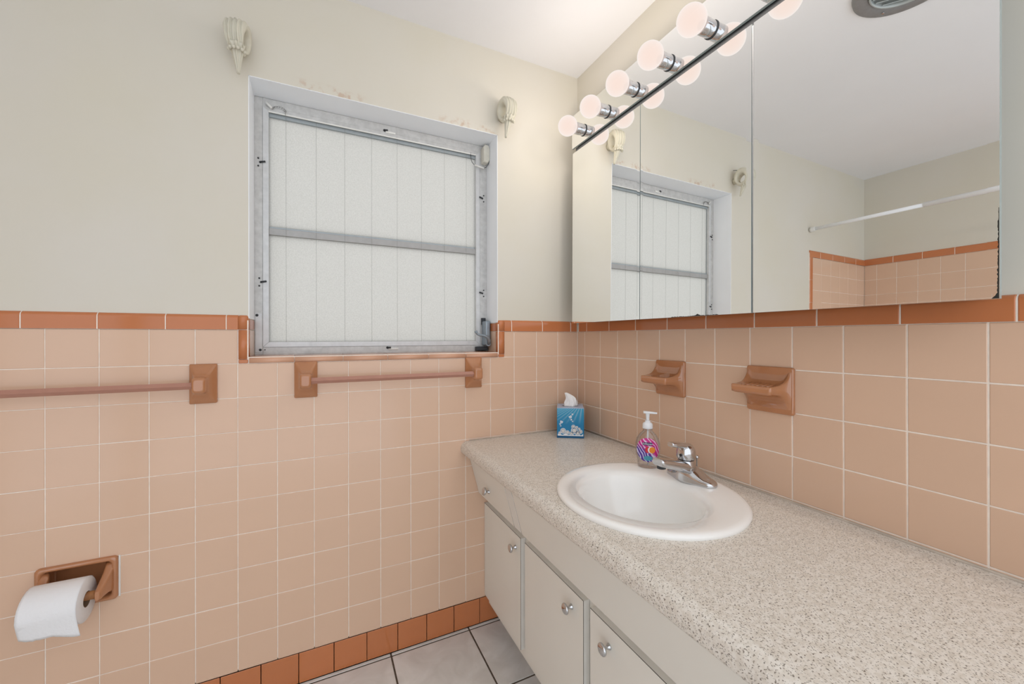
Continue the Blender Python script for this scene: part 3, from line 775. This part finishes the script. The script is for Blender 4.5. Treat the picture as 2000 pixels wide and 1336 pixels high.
# ------------------------------------------------------------------ vanity
VEND = -1.80
van = thing('vanity_cabinet', 'cream laminate vanity cabinet with slanted apron, flat doors and chrome knobs', 'cabinet', (-0.24, -0.9, FLOOR))
mb = MB()
prof = [(0.004, -0.489), (-0.5150, -0.489), (-0.5150, -0.5200), (-0.4790, -0.660), (-0.4450, -0.689), (-0.4450, -1.1250), (-0.39, -1.1250), (-0.39, FLOOR), (0.0, FLOOR)]
sheet = prof[1:-1]; inner = [(x + 0.012, z) for x, z in sheet]
mb.loft([[(x, y, z) for x, z in sheet + inner[::-1]] for y in (-0.001, VEND)], smooth=False)
mb.box(-0.50, -0.001, VEND, VEND + 0.016, -1.12, -0.489); mb.box(-0.43, -0.001, VEND, -0.001, -1.125, -1.109); obj('carcass', mb, 'laminate', van)
SLX = (0.527 - 0.4895) / (0.6616 - 0.5202)
def slant_panel(name, y0, y1, z0, z1, th, m, par):
    fx_ = lambda z: -0.527 + (-0.5202 - z) * SLX
    b = 0.0008
    mb = MB(); q4 = [(y0, z0), (y1, z0), (y1, z1), (y0, z1)]
    mb.loft([[(fx_(z) + th, y, z) for y, z in q4], [(fx_(z) + b, y, z) for y, z in q4],
             [(fx_(z), y + (b if y == min(y0, y1) else -b), z + (b if z == min(z0, z1) else -b)) for y, z in q4]], smooth=False)
    return obj(name, mb, m, par)
def knob(par, x, y, z, tilt=0.0):
    """mushroom knob with a flared foot, its axis towards -x"""
    pr = [(0.0085, 0.0), (0.0080, 0.002), (0.0050, 0.006), (0.0042, 0.010), (0.0055, 0.0135), (0.0110, 0.0160), (0.0150, 0.0185), (0.0160, 0.0205), (0.0150, 0.0235), (0.0110, 0.0258), (0.0050, 0.0270), (0.0006, 0.0272)]
    mb = MB().lathe([(r * 0.92, -h) for r, h in pr], (0, 0, 0), 'x', 24)
    mb.xf(Matrix.Translation((x, y, z)) @ Matrix.Rotation(tilt, 4, 'Y'))
    return obj('knob', mb, 'chrome', par)
dr = slant_panel('drawer', -0.331, -0.002, -0.6616, -0.500, 0.011, 'laminate', van)
knob(dr, -0.527 + (-0.5202 + 0.605) * SLX, -0.148, -0.605, math.atan(SLX))
slant_panel('stile', -0.3855, -0.3335, -0.6600, -0.500, 0.009, 'lam_edge', van)
slant_panel('apron_panel', VEND, -0.388, -0.6616, -0.500, 0.011, 'laminate', van)
for y_ in (-0.33225, -0.38675):
    mb = MB(); q4 = [(y_ - 0.0011, -0.661), (y_ + 0.0011, -0.661), (y_ + 0.0011, -0.500), (y_ - 0.0011, -0.500)]
    mb.loft([[(-0.527 + (-0.5202 - z) * SLX + d_, y, z) for y, z in q4] for d_ in (0.008, 0.0006)], smooth=False); obj('seam_line', mb, 'seam', van)
fx2 = lambda z: -0.527 + (-0.5202 - z) * SLX
DO = [(-0.002, -0.3310, -0.292), (-0.3605, -0.6860, -0.632), (-0.7140, -1.0400, -0.787), (-1.0680, -1.394, -1.34), (-1.422, -1.75, -1.48)]
for y1, y0, ky in DO:
    d = obj('door', MB().bbox(-0.465, -0.4463, y0, y1, -1.0830, -0.7060, 0.0006, 1), 'laminate', van)
    # dark lines where the sheet laminate meets its edge strips
    w_ = 0.0009
    for (x0, x1, a, b, c, e) in ((-0.46535, -0.4646, y0, y1, -0.7068, -0.7057), (-0.46535, -0.4646, y0 - 0.0003, y0 + w_, -1.083, -0.706)):
        obj('edge_line', MB().box(x0, x1, a, b, c, e), 'seam', d)
    obj('edge_strip', MB().box(-0.4642, -0.4466, y0 - 0.0004, y0, -1.0825, -0.7065), 'lam_edge', d)
    obj('edge_strip', MB().box(-0.4642, -0.4466, y0, y1, -0.7060, -0.7056), 'lam_edge', d)
    knob(d, -0.465, ky, -0.7525)

# ------------------------------------------------------------------ countertop
ZC = -0.4445
SCX, SCY, SRX, SRY = -0.2950, -0.7330, 0.2330, 0.2440          # sink outline
bm = bmesh.new()
outer = [(0.0, 0.0), (0.0, VEND), (-0.540, VEND), (-0.540, 0.0)]
def ringe(pts, z):
    vs = [bm.verts.new((x, y, z)) for x, y in pts]
    return vs, [bm.edges.new((vs[i], vs[(i + 1) % len(vs)])) for i in range(len(vs))]
def subdiv(pts, n):
    o = []
    for i in range(len(pts)):
        a, b = pts[i], pts[(i + 1) % len(pts)]
        o += [(lerp(a[0], b[0], k / n), lerp(a[1], b[1], k / n)) for k in range(n)]
    return o
_, e1 = ringe(subdiv(outer, 8), ZC); _, e2 = ringe([(SCX + (SRX - .02) * math.cos(2 * PI * k / 64), SCY + (SRY - .02) * math.sin(2 * PI * k / 64)) for k in range(64)], ZC)
bmesh.ops.triangle_fill(bm, use_beauty=True, edges=e1 + e2)
bmesh.ops.delete(bm, geom=[f for f in bm.faces if ((f.calc_center_median().x - SCX) / (SRX - .02)) ** 2 + ((f.calc_center_median().y - SCY) / (SRY - .02)) ** 2 < 0.98], context='FACES')
mb = MB().bm(bm)
nose = [(-0.540, ZC)] + [(-0.540 - 0.0265 * math.sin(a), ZC - 0.0265 * (1 - math.cos(a))) for a in [PI / 2 * k / 10 for k in range(1, 11)]]
nose += [(-0.5665, -0.480), (-0.5655, -0.4855), (-0.5625, -0.4885), (-0.5585, -0.4890), (-0.5350, -0.4890)]
mb.loft([[(x, y, z) for x, z in nose] for y in (0.0, VEND)], close=False, smooth=True)
for y in (0.0, VEND): mb.add([(x, y, z) for x, z in [(0.0, ZC)] + nose + [(0.0, -0.4890)]], [tuple(range(len(nose) + 2))])
ct = obj('countertop', mb, 'counter'); ct['label'] = 'speckled beige laminate countertop with rounded front edge over the vanity'; ct['category'] = 'countertop'
# caulk bead along the walls
obj('caulk', MB().tube([(-0.003, -0.004, ZC + 0.001), (-0.003, VEND, ZC + 0.001)], 0.0035, 6), 'caulk', ct)
obj('caulk', MB().tube([(-0.004, -0.003, ZC + 0.001), (-0.530, -0.003, ZC + 0.001)], 0.0035, 6), 'caulk', ct)

# ------------------------------------------------------------------ sink
sk = thing('sink', 'white porcelain drop-in oval sink set into speckled countertop', 'sink', (SCX, SCY, ZC))
ICX, ICY, IRX, IRY = -0.3180, -0.7300, 0.1500, 0.1660
prof = [(1.000, 0.0000), (1.004, 0.0040), (0.998, 0.0085), (0.975, 0.0115), (0.940, 0.0120)]
rings = []
NS = 72
def ell(cx, cy, rx, ry, z): return [(cx + rx * math.cos(2 * PI * k / NS), cy + ry * math.sin(2 * PI * k / NS), z) for k in range(NS)]
for s, h in prof: rings.append(ell(SCX, SCY, SRX * s, SRY * s, ZC + h))
rings.append(ell(lerp(SCX, ICX, .75), lerp(SCY, ICY, .75), lerp(SRX, IRX, .78), lerp(SRY, IRY, .78), ZC + 0.0095))
for s, h in ((1.09, 0.0078), (1.03, 0.0040), (0.985, -0.004), (0.95, -0.020), (0.90, -0.050), (0.83, -0.085), (0.70, -0.115), (0.50, -0.132), (0.30, -0.139), (0.14, -0.142)):
    rings.append(ell(lerp(ICX, SCX, max(0, (1 - s)) * .3), ICY, IRX * s, IRY * s, ZC + h))
obj('basin', MB().loft(rings, cap=(False, True)), 'porcelain', sk)
obj('drain', MB().lathe([(0.0225, 0.0), (0.0225, 0.003), (0.018, 0.0035), (0.015, 0.001), (0.0005, 0.0015)], (ICX + .027, ICY, ZC - 0.142), 'z', 24), 'chrome', sk)

# ------------------------------------------------------------------ faucet
FX, FYc, FZ = -0.1170, -0.7240, ZC + 0.0105
fa = thing('faucet', 'chrome single-lever faucet with flat spout on the back of the sink', 'faucet', (FX, FYc, FZ))
def sec_arch(x0, y, hw, hh, base=-0.001, n=18, p=0.6):
    return [(x0 + hw, y, FZ + base)] + [(x0 + hw * math.copysign(abs(math.cos(PI * j / n)) ** 0.7, math.cos(PI * j / n)), y, FZ + 0.003 + hh * math.sin(PI * j / n) ** p) for j in range(n + 1)] + [(x0 - hw, y, FZ + base)]
rings = []
for k in range(33):
    v = -1 + 2 * k / 32; y = FYc + v * 0.0790
    e = max(0.0, 1 - abs(v) ** 5) ** 0.5
    c = 0.5 + 0.5 * math.cos(PI * min(1, abs(v) / 0.72))
    rings.append(sec_arch(FX - 0.010 * c, y, 0.003 + 0.0230 * e + 0.004 * c, 0.003 + 0.0130 * e + 0.0270 * c))
obj('base', MB().loft(rings), 'chrome', fa)
rings = []
for k in range(16):
    u = k / 15; x = FX - 0.008 - 0.122 * u; zc2 = FZ + 0.0300 + 0.0370 * u ** 0.8
    w = lerp(0.0250, 0.0190, u ** 0.8); h = lerp(0.0210, 0.0105, u ** 0.55)
    if k == 15: w *= 0.92; h *= 0.88
    rings.append([(x, FYc + a, zc2 + b) for a, b in rrect(w, h, h * 0.75, 6)])
sp_ = obj('spout', MB().loft(rings), 'chrome', fa)
obj('aerator', MB().lathe([(0.0115, 0.0), (0.0120, -0.003), (0.0120, -0.012), (0.0095, -0.013)], (FX - 0.115, FYc, FZ + 0.0600), 'z', 20), 'dark_metal', sp_)
HX = FX - 0.020
obj('column', MB().lathe([(0.0270, 0.028), (0.0245, 0.046), (0.0225, 0.056), (0.0220, 0.0600)], (HX, FYc, FZ), 'z', 28), 'chrome', fa)
hd = obj('handle', MB().lathe([(0.0222, 0.0612), (0.0245, 0.064), (0.0258, 0.072), (0.0256, 0.082), (0.0235, 0.0925), (0.0185, 0.1005), (0.0105, 0.1050), (0.0005, 0.1062)], (HX, FYc, FZ), 'z', 32), 'chrome', fa)
rings = []
for k in range(14):
    u = k / 13; x = HX + 0.004 - 0.066 * u; zc2 = FZ + 0.0970 + 0.0120 * u + 0.002 * math.sin(u * PI)
    w = lerp(0.0150, 0.0125, u) if u < .9 else 0.0095; h = lerp(0.0090, 0.0058, u ** 0.7)
    rings.append([(x, FYc + a, zc2 + b) for a, b in rrect(w, h, h * 0.8, 5)])
obj('lever', MB().loft(rings), 'chrome', hd)
obj('screw_cap', MB().lathe([(0.0040, 0.0), (0.0040, -0.003)], (HX - 0.0242, FYc - 0.004, FZ + 0.0760), 'x', 12), 'black', hd)
obj('lift_rod', MB().tube([(FX + 0.024, FYc, FZ + 0.010), (FX + 0.024, FYc, FZ + 0.056), (FX + 0.024, FYc, FZ + 0.058), (FX + 0.024, FYc, FZ + 0.063), (FX + 0.024, FYc, FZ + 0.066)], [.0025, .0025, .0058, .0068, .003], 10), 'chrome', fa)

# ------------------------------------------------------------------ soap bottle
BX, BY_, BZ = -0.1480, -0.5880, ZC + 0.0118
so = thing('soap_bottle', 'clear pump bottle of hand soap with pink oval label behind the sink', 'soap bottle', (BX, BY_, BZ))
ANG = math.atan2(-1.077 - BX, -(-1.531 - BY_))            # turned to face the room
RB = Matrix.Translation((BX, BY_, BZ)) @ Matrix.Rotation(ANG, 4, 'Z')
sec = [(0.000, .0270, .0185), (0.004, .0300, .0205), (0.020, .0305, .0210), (0.032, .0335, .0215), (0.045, .0362, .0220), (0.060, .0372, .0220), (0.075, .0362, .0215), (0.090, .0325, .0205), (0.102, .0255, .0185), (0.110, .0175, .0155), (0.114, .0140, .0135), (0.122, .0135, .0135)]
def orings(sec, f=1.0, n=40): return [[(rx * f * math.cos(2 * PI * k / n), ry * f * math.sin(2 * PI * k / n), z) for k in range(n)] for z, rx, ry in sec]
obj('bottle', MB().loft(orings(sec)).xf(RB), 'clear', so)
def at_z(z):
    for (a, b) in zip(sec, sec[1:]):
        if a[0] <= z <= b[0]:
            t = (z - a[0]) / (b[0] - a[0]); return lerp(a[1], b[1], t), lerp(a[2], b[2], t)
    return sec[-1][1:]
def on_label(u, z, off=0.0006):
    rx, ry = at_z(z); c = max(-0.98, min(0.98, u / (rx + off))); return (u, -(ry + off) * math.sqrt(1 - c * c), z)
mb = MB(); LZ, LW, LH = 0.0575, 0.0325, 0.0375
rows = []
for i in range(25):
    v = -1 + 2 * i / 24; hw = LW * math.sqrt(max(0, 1 - v * v)) + 1e-5
    rows.append([on_label(hw * (-1 + 2 * j / 16), LZ + v * LH) for j in range(17)])
mb.loft(rows, close=False); lab = obj('label', mb.xf(RB), 'label', so)
lab['label'] = 'pink and purple oval label'
def patch(name, u0, u1, z0, z1, m, off, rnd=False, rot=0):
    mb = MB(); rows = []
    for i in range(11):
        v = -1 + 2 * i / 10; k = math.sqrt(max(0, 1 - v * v)) + 1e-4 if rnd else 1
        rows.append([on_label((u0 + u1) / 2 + (u1 - u0) / 2 * k * (-1 + 2 * j / 10), (z0 + z1) / 2 + (z1 - z0) / 2 * v, off) for j in range(11)])
    mb.loft(rows, close=False); return obj(name, mb.xf(RB), m, lab)
patch('brand_panel', -0.0150, 0.0135, 0.0720, 0.0810, 'navy', 0.0009)
patch('fruit_print', -0.0080, 0.0060, 0.0480, 0.0680, 'fruit_red', 0.0008, True)
patch('fruit_rim_print', 0.0005, 0.0215, 0.0470, 0.0695, 'white_print', 0.0009, True)
patch('fruit_print', 0.0045, 0.0220, 0.0480, 0.0680, 'fruit_orange', 0.0010, True)
patch('wave_print', -0.0120, 0.0140, 0.0245, 0.0400, 'aqua_print', 0.0009, True)
def text_mesh(body, size):
    cu = bpy.data.curves.new('lettering', 'FONT'); cu.body = body; cu.size = size; cu.align_x = 'CENTER'; cu.align_y = 'CENTER'
    o = bpy.data.objects.new('lettering', cu); COL.objects.link(o)
    me = bpy.data.meshes.new_from_object(o.evaluated_get(bpy.context.evaluated_depsgraph_get()))
    bpy.data.objects.remove(o); mb = MB()
    mb.add([v.co[:] for v in me.vertices], [tuple(p.vertices) for p in me.polygons]); bpy.data.meshes.remove(me); return mb
tx = text_mesh('Softsoap', 0.0078)
tx.v = [on_label(-0.0008 + x, 0.0765 + y * 1.0, 0.0013) for x, y, z in tx.v]; obj('lettering', tx.xf(RB), 'white_print', lab)
# pump
pm = obj('pump_collar', MB().lathe([(0.0150, 0.1205), (0.0158, 0.122), (0.0150, 0.134), (0.0125, 0.138), (0.0085, 0.1395), (0.0075, 0.145)], (BX, BY_, BZ), 'z', 28), 'milky', so)
obj('pump_stem', MB().lathe([(0.0058, 0.143), (0.0050, 0.150), (0.0062, 0.166), (0.0080, 0.169)], (BX, BY_, BZ), 'z', 18), 'milky', so)
mb = MB(); rings = []
for k in range(14):
    u = k / 13; xx = -0.013 + 0.041 * u; w = 0.0085 * (math.sin(PI * min(1, (u + 0.08) * 1.4) / 1.0) ** 0.5 if u < 0.32 else lerp(1, 0.42, (u - 0.32) / 0.68)); h = lerp(0.0035, 0.0026, u); w = max(w, 0.003)
    rings.append([(xx, a, 0.1705 - 0.0015 * u * u + b) for a, b in rrect(w, h, h * .8, 4)])
mb.loft(rings); obj('pump_nozzle', mb.xf(RB), 'milky', so)
obj('dip_tube', MB().tube([(BX, BY_, BZ + 0.122), (BX + 0.002, BY_, BZ + 0.006)], 0.0022, 8), 'milky', so)

# ------------------------------------------------------------------ tissue box
TB = thing('tissue_box', 'blue cube tissue box with white swirls and butterflies in the counter corner', 'tissue box', (-0.1095, -0.1010, ZC))
ta = math.radians(-33.0); TB.rotation_euler = (0, 0, ta); hw, TH = 0.0555, 0.125
def tobj(name, mb, m): return link(name, mb.mesh(name), m, TB)
tobj('box', MB().bbox(-hw, hw, -hw, hw, 0.0005, TH, 0.0012, 1), 'box')
tobj('base_print', MB().box(-hw - .0002, hw + .0002, -hw - .0002, hw + .0002, 0.0008, 0.010), 'blue_print')
mb = MB(); mb.add([(0.034 * math.cos(2 * PI * k / 28), 0.020 * math.sin(2 * PI * k / 28), TH + 0.0003) for k in range(28)], [tuple(range(28))]); tobj('slot', mb, 'black')
fy_ = -hw - 0.0004
def disc(cx, cz, r, m, y=fy_, n=20, name='swirl_print'):
    mb = MB(); mb.add([(cx + r * math.cos(2 * PI * k / n), y, cz + r * math.sin(2 * PI * k / n)) for k in range(n)], [tuple(range(n))]); tobj(name, mb, m)
def annulus(cx, cz, r0, r1, m, y, n=22):
    mb = MB(); mb.loft([[(cx + r * math.cos(2 * PI * k / n), y, cz + r * math.sin(2 * PI * k / n)) for k in range(n)] for r in (r0, r1)], cap=(False, False), smooth=False); tobj('swirl_print', mb, m)
for cx_, cz_, r in ((-0.030, 0.030, 0.0115), (-0.012, 0.024, 0.0085), (0.016, 0.032, 0.014), (0.030, 0.022, 0.010), (0.041, 0.028, 0.0085), (0.012, 0.048, 0.0085), (0.026, 0.046, 0.0055), (0.036, 0.040, 0.005), (-0.044, 0.021, 0.006), (0.004, 0.020, 0.008)):
    disc(cx_, cz_, r, 'white_print'); annulus(cx_, cz_, r * 0.62, r * 0.76, 'blue_print', fy_ - 0.0001); annulus(cx_, cz_, r * 0.25, r * 0.42, 'cream_print', fy_ - 0.0001)
mb = MB(); tops = [(-0.052 + 0.104 * k / 20, 0.0165 + 0.0035 * math.sin(k * 1.3)) for k in range(21)]
mb.loft([[(x, fy_ + .0001, z) for x, z in tops], [(x, fy_ + .0001, 0.0095) for x, z in tops]], close=False, smooth=False); tobj('wave_print', mb, 'white_print')
def butterfly(cx, cz, s, rot):
    mb = MB()
    for sx in (-1, 1):
        for (dx, dz, rx, rz) in ((0.55, 0.45, 0.55, 0.5), (0.42, -0.42, 0.40, 0.42)):
            pts = []
            for k in range(12):
                a = 2 * PI * k / 12; x, z = sx * (dx + rx * math.cos(a)), dz + rz * math.sin(a)
                x, z = x * math.cos(rot) - z * math.sin(rot), x * math.sin(rot) + z * math.cos(rot); pts.append((cx + x * s, fy_ - 0.0001 * (dz > 0), cz + z * s))
            mb.add(pts, [tuple(range(12))])
    tobj('butterfly_print', mb, 'white_print')
for b_ in ((0.000, 0.088, 0.0060, 0.5), (0.008, 0.099, 0.0035, -0.4), (0.004, 0.077, 0.0036, 0.9), (0.009, 0.070, 0.0028, 0.3), (-0.037, 0.066, 0.0058, -0.4), (-0.042, 0.058, 0.0034, 0.6), (-0.040, 0.050, 0.0026, 0.1)): butterfly(*b_)
# tissue: crumpled sheet pulled up to a leaning point
rings = []
for i in range(15):
    u = i / 14; z = TH - 0.002 + 0.058 * u
    w = lerp(0.025, 0.0045, u ** 1.1) * (1.0 + 0.20 * math.sin(3.0 * u)); d = lerp(0.015, 0.0022, u ** 0.9); dx = 0.005 * math.sin(u * 3.0) - 0.020 * u ** 2.2
    ring = []
    for k in range(60):
        a = 2 * PI * k / 60
        f = 1 + (0.20 * math.sin(4 * a + 3 * u) + 0.13 * math.sin(9 * a - 6 * u) + 0.07 * math.sin(17 * a + 4 * u)) * (0.4 + 0.6 * math.sin(PI * min(1, u * 1.2 + 0.15)))
        ring.append((dx + w * f * math.cos(a), d * f * math.sin(a), z + 0.007 * math.cos(a + 0.4) * math.sin(3.0 * u)))
    rings.append(ring)
tobj('tissue', MB().loft(rings, cap=(False, True), smooth=True), 'tissue')

# ------------------------------------------------------------------ medicine cabinet with three mirrored doors
MX, MY0, MY1, MZ0, MZ1 = -0.100, -0.1060, -1.2972, 0.0345, 0.7600
TILT = 0.0056
mc = thing('medicine_cabinet', 'wall cabinet with three frameless mirrored doors above the sink', 'medicine cabinet', (-0.05, -0.70, MZ0))
obj('case', MB().box(-0.086, 0.002, -1.262, -0.121, 0.053, 0.770), 'cab_steel', mc)
obj('face_strip', MB().box(-0.0885, -0.084, -1.270, -0.1165, 0.755, 0.781), 'cab_steel', mc)
def mx_(z): return MX - (z - 0.40) * (-TILT)                # the doors lean back a touch
def mirror_door(y0, y1, z0, z1, par, name):
    """thin glass with a narrow polished bevel round its front"""
    b, dp = 0.0130, 0.00009
    y0, y1 = sorted((y0, y1))
    f0 = [(y0, z0), (y1, z0), (y1, z1), (y0, z1)]; f1 = [(y0 + b, z0 + b), (y1 - b, z0 + b), (y1 - b, z1 - b), (y0 + b, z1 - b)]
    mb = MB(); mb.loft([[(mx_(z) + dp, y, z) for y, z in f0], [(mx_(z), y, z) for y, z in f1]], cap=(False, True), smooth=False)
    o = obj(name, mb, 'mirror', par)
    mb = MB(); mb.loft([[(mx_(z) + dp + 0.0001, y, z) for y, z in f0], [(mx_(z) + 0.0095, y, z) for y, z in f0]], cap=(True, True), smooth=False)
    obj('door_edge', mb, 'edge', o); return o
d1 = mirror_door(MY0, -0.5042, MZ0, MZ1, mc, 'mirror_door')
d2 = mirror_door(-0.5070, -0.8915, MZ0, MZ1, mc, 'mirror_door')
d3 = mirror_door(-0.8970, MY1, MZ0, MZ1, mc, 'mirror_door')
obj('stop_strip', MB().box(-0.0985, -0.090, -0.8963, -0.8930, MZ0 + .002, MZ1 - .006), 'alu_light', mc)
# dark desilvered edge of the right door
mb = MB(); pts = []
N_ = 60
inn, outr = [], []
for k in range(N_ + 1):
    t = k / N_; z = lerp(0.18, MZ0 + 0.0004, t); wdt = 0.0004 + 0.0016 * t ** 1.2 + random.uniform(-0.0008, 0.0008)
    if t > 0.94: wdt += (t - 0.94) * 0.09
    outr.append((mx_(z) - 0.0004, MY1 + 0.0004, z)); inn.append((mx_(z) - 0.0004, MY1 + 0.0006 + max(0.0003, wdt), z))
mb.loft([outr, inn], close=False, smooth=False)
obj('tarnish', mb, 'tarnish', d3)
mb = MB(); a_, b_ = [], []
for k in range(50):
    y = lerp(-0.64, -0.80, k / 49); h_ = max(0.0004, 0.0010 + random.uniform(-.0006, .0010) + (0.004 * math.exp(-((y + 0.735) / 0.006) ** 2)))
    a_.append((mx_(MZ0) - 0.0004, y, MZ0 + .0002)); b_.append((mx_(MZ0) - 0.0004, y, MZ0 + .0002 + h_))
mb.loft([a_, b_], close=False, smooth=False); obj('tarnish', mb, 'tarnish', d2)

# ------------------------------------------------------------------ light bar
LZ0, LZ1 = 0.7800, 0.9180
lb = thing('vanity_light', 'mirrored light bar with a row of lit globe bulbs above the mirrors', 'light fixture', (-0.05, -0.70, LZ0))
mb = MB(); f0 = [(MY1, LZ0), (MY0 + 0.002, LZ0), (MY0 + 0.002, LZ1), (MY1, LZ1)]; bz = 0.011
f1 = [(MY1 + bz, LZ0 + bz), (MY0 - bz, LZ0 + bz), (MY0 - bz, LZ1 - bz), (MY1 + bz, LZ1 - bz)]
mb.loft([[(MX + 0.0001, y, z) for y, z in f0], [(MX, y, z) for y, z in f1]], cap=(False, True), smooth=False)
pl_ = obj('face_plate', mb, 'mirror', lb)
mb = MB(); mb.loft([[(MX + 0.0002, y, z) for y, z in f0], [(MX + 0.008, y, z) for y, z in f0]], smooth=False); obj('plate_edge', mb, 'edge', pl_)
obj('back_box', MB().box(-0.0915, 0.002, -1.266, -0.120, LZ0 + 0.008, LZ1 - 0.006), 'cab_steel', lb)
BUX, BUZ, BUR = -0.1772, 0.8235, 0.0385
sock = None
for k in range(8):
    y = -0.1865 - 0.1480 * k
    if sock is None:
        sm_ = MB().lathe([(0.0215, 0.0), (0.0215, -0.0020), (0.0222, -0.0035), (0.0222, -0.0410), (0.0205, -0.0420), (0.0195, -0.040)], (0, 0, 0), 'x', 32).mesh('socket')
        rg_ = MB().lathe([(0.0222, 0.0), (0.0236, -0.0006), (0.0236, -0.0018), (0.0222, -0.0024)], (0, 0, 0), 'x', 32).mesh('socket_ring')
        pr = [(0.0120, 0.0415)] + [(BUR * math.sin(a), BUR * math.cos(a)) for a in [0.35 + (PI - 0.35) * i / 20 for i in range(20)]] + [(0.0004, -BUR)]
        bm_ = MB().lathe(pr, (0, 0, 0), 'x', 40, cap=(False, True)).mesh('bulb'); sock = 1
    rg = link('socket_ring', rg_, 'dark_metal', lb, (MX - lb.location.x, y - lb.location.y, BUZ + Z0 - lb.location.z))
    s_ = link('socket', sm_, 'chrome', lb, (MX - lb.location.x, y - lb.location.y, BUZ + Z0 - lb.location.z))
    b_ = link('bulb', bm_, 'bulb', lb, (BUX - lb.location.x, y - lb.location.y, BUZ + Z0 - lb.location.z))
    ld = bpy.data.lights.new('bulb_lamp', 'POINT'); ld.energy = BULB_WATTS; ld.color = (1.0, 0.90, 0.82); ld.shadow_soft_size = 0.03
    lo = bpy.data.objects.new('bulb_lamp', ld); COL.objects.link(lo); lo.parent = lb; lo.location = b_.location; lo.visible_glossy = False

# ------------------------------------------------------------------ things seen in the mirror: shower rod, ceiling vent
rx_, rz_ = -2.075, 0.713
rd = thing('shower_rod', 'white telescoping shower curtain rod across the tub alcove', 'shower rod', (rx_, -0.78, rz_))
obj('inner_rod', MB().tube([(rx_, -0.018, rz_), (rx_, -0.60, rz_)], 0.0105, 16), 'rod', rd)
obj('outer_rod', MB().tube([(rx_, -0.555, rz_), (rx_, -1.54, rz_)], 0.0132, 16), 'rod', rd)
for y0, y1 in ((0.0, -0.032), (-1.556, -1.53)): obj('end_cap', MB().lathe([(0.0165, y0), (0.0170, lerp(y0, y1, .4)), (0.0140, lerp(y0, y1, .7)), (0.0138, y1)], (rx_, 0, rz_), 'y', 18), 'white_plastic', rd)
vx, vy, vr = -0.893, -0.912, 0.150
vt = thing('ceiling_vent', 'round grey metal ceiling vent with louvred centre, seen in the mirror', 'vent', (vx, vy, CEIL - 0.02))
obj('flange', MB().lathe([(0.102, -0.004), (0.108, -0.010), (0.140, -0.012), (0.1480, -0.010), (0.1500, -0.002), (0.1500, 0.0)], (vx, vy, CEIL), 'z', 56, cap=(False, False)), 'vent', vt)
obj('ring', MB().lathe([(0.104, -0.012), (0.102, -0.015), (0.098, -0.012), (0.097, -0.002)], (vx, vy, CEIL), 'z', 56, cap=(False, False)), 'vent_in', vt)
obj('backing', MB().lathe([(0.103, -0.0015), (0.0005, -0.0015)], (vx, vy, CEIL), 'z', 48, cap=(False, False)), 'vent_in', vt)
for k in range(-4, 5):
    dy = k * 0.021; hl = math.sqrt(max(0.0001, 0.096 ** 2 - dy ** 2))
    mb = MB().box(-hl, hl, -0.0075, 0.0075, -0.0008, 0.0008); mb.xf(Matrix.Translation((vx, vy, CEIL - 0.008)) @ Matrix.Rotation(0.9, 4, 'Z') @ Matrix.Translation((0, dy, 0)) @ Matrix.Rotation(0.55, 4, 'X')); obj('louvre', mb, 'vent_in', vt)
for a in (2.2, 3.6, 5.0, 0.6): obj('screw', MB().lathe([(0.005, -0.0125), (0.004, -0.0145)], (vx + 0.125 * math.cos(a), vy + 0.125 * math.sin(a), CEIL), 'z', 10), 'chrome', vt)
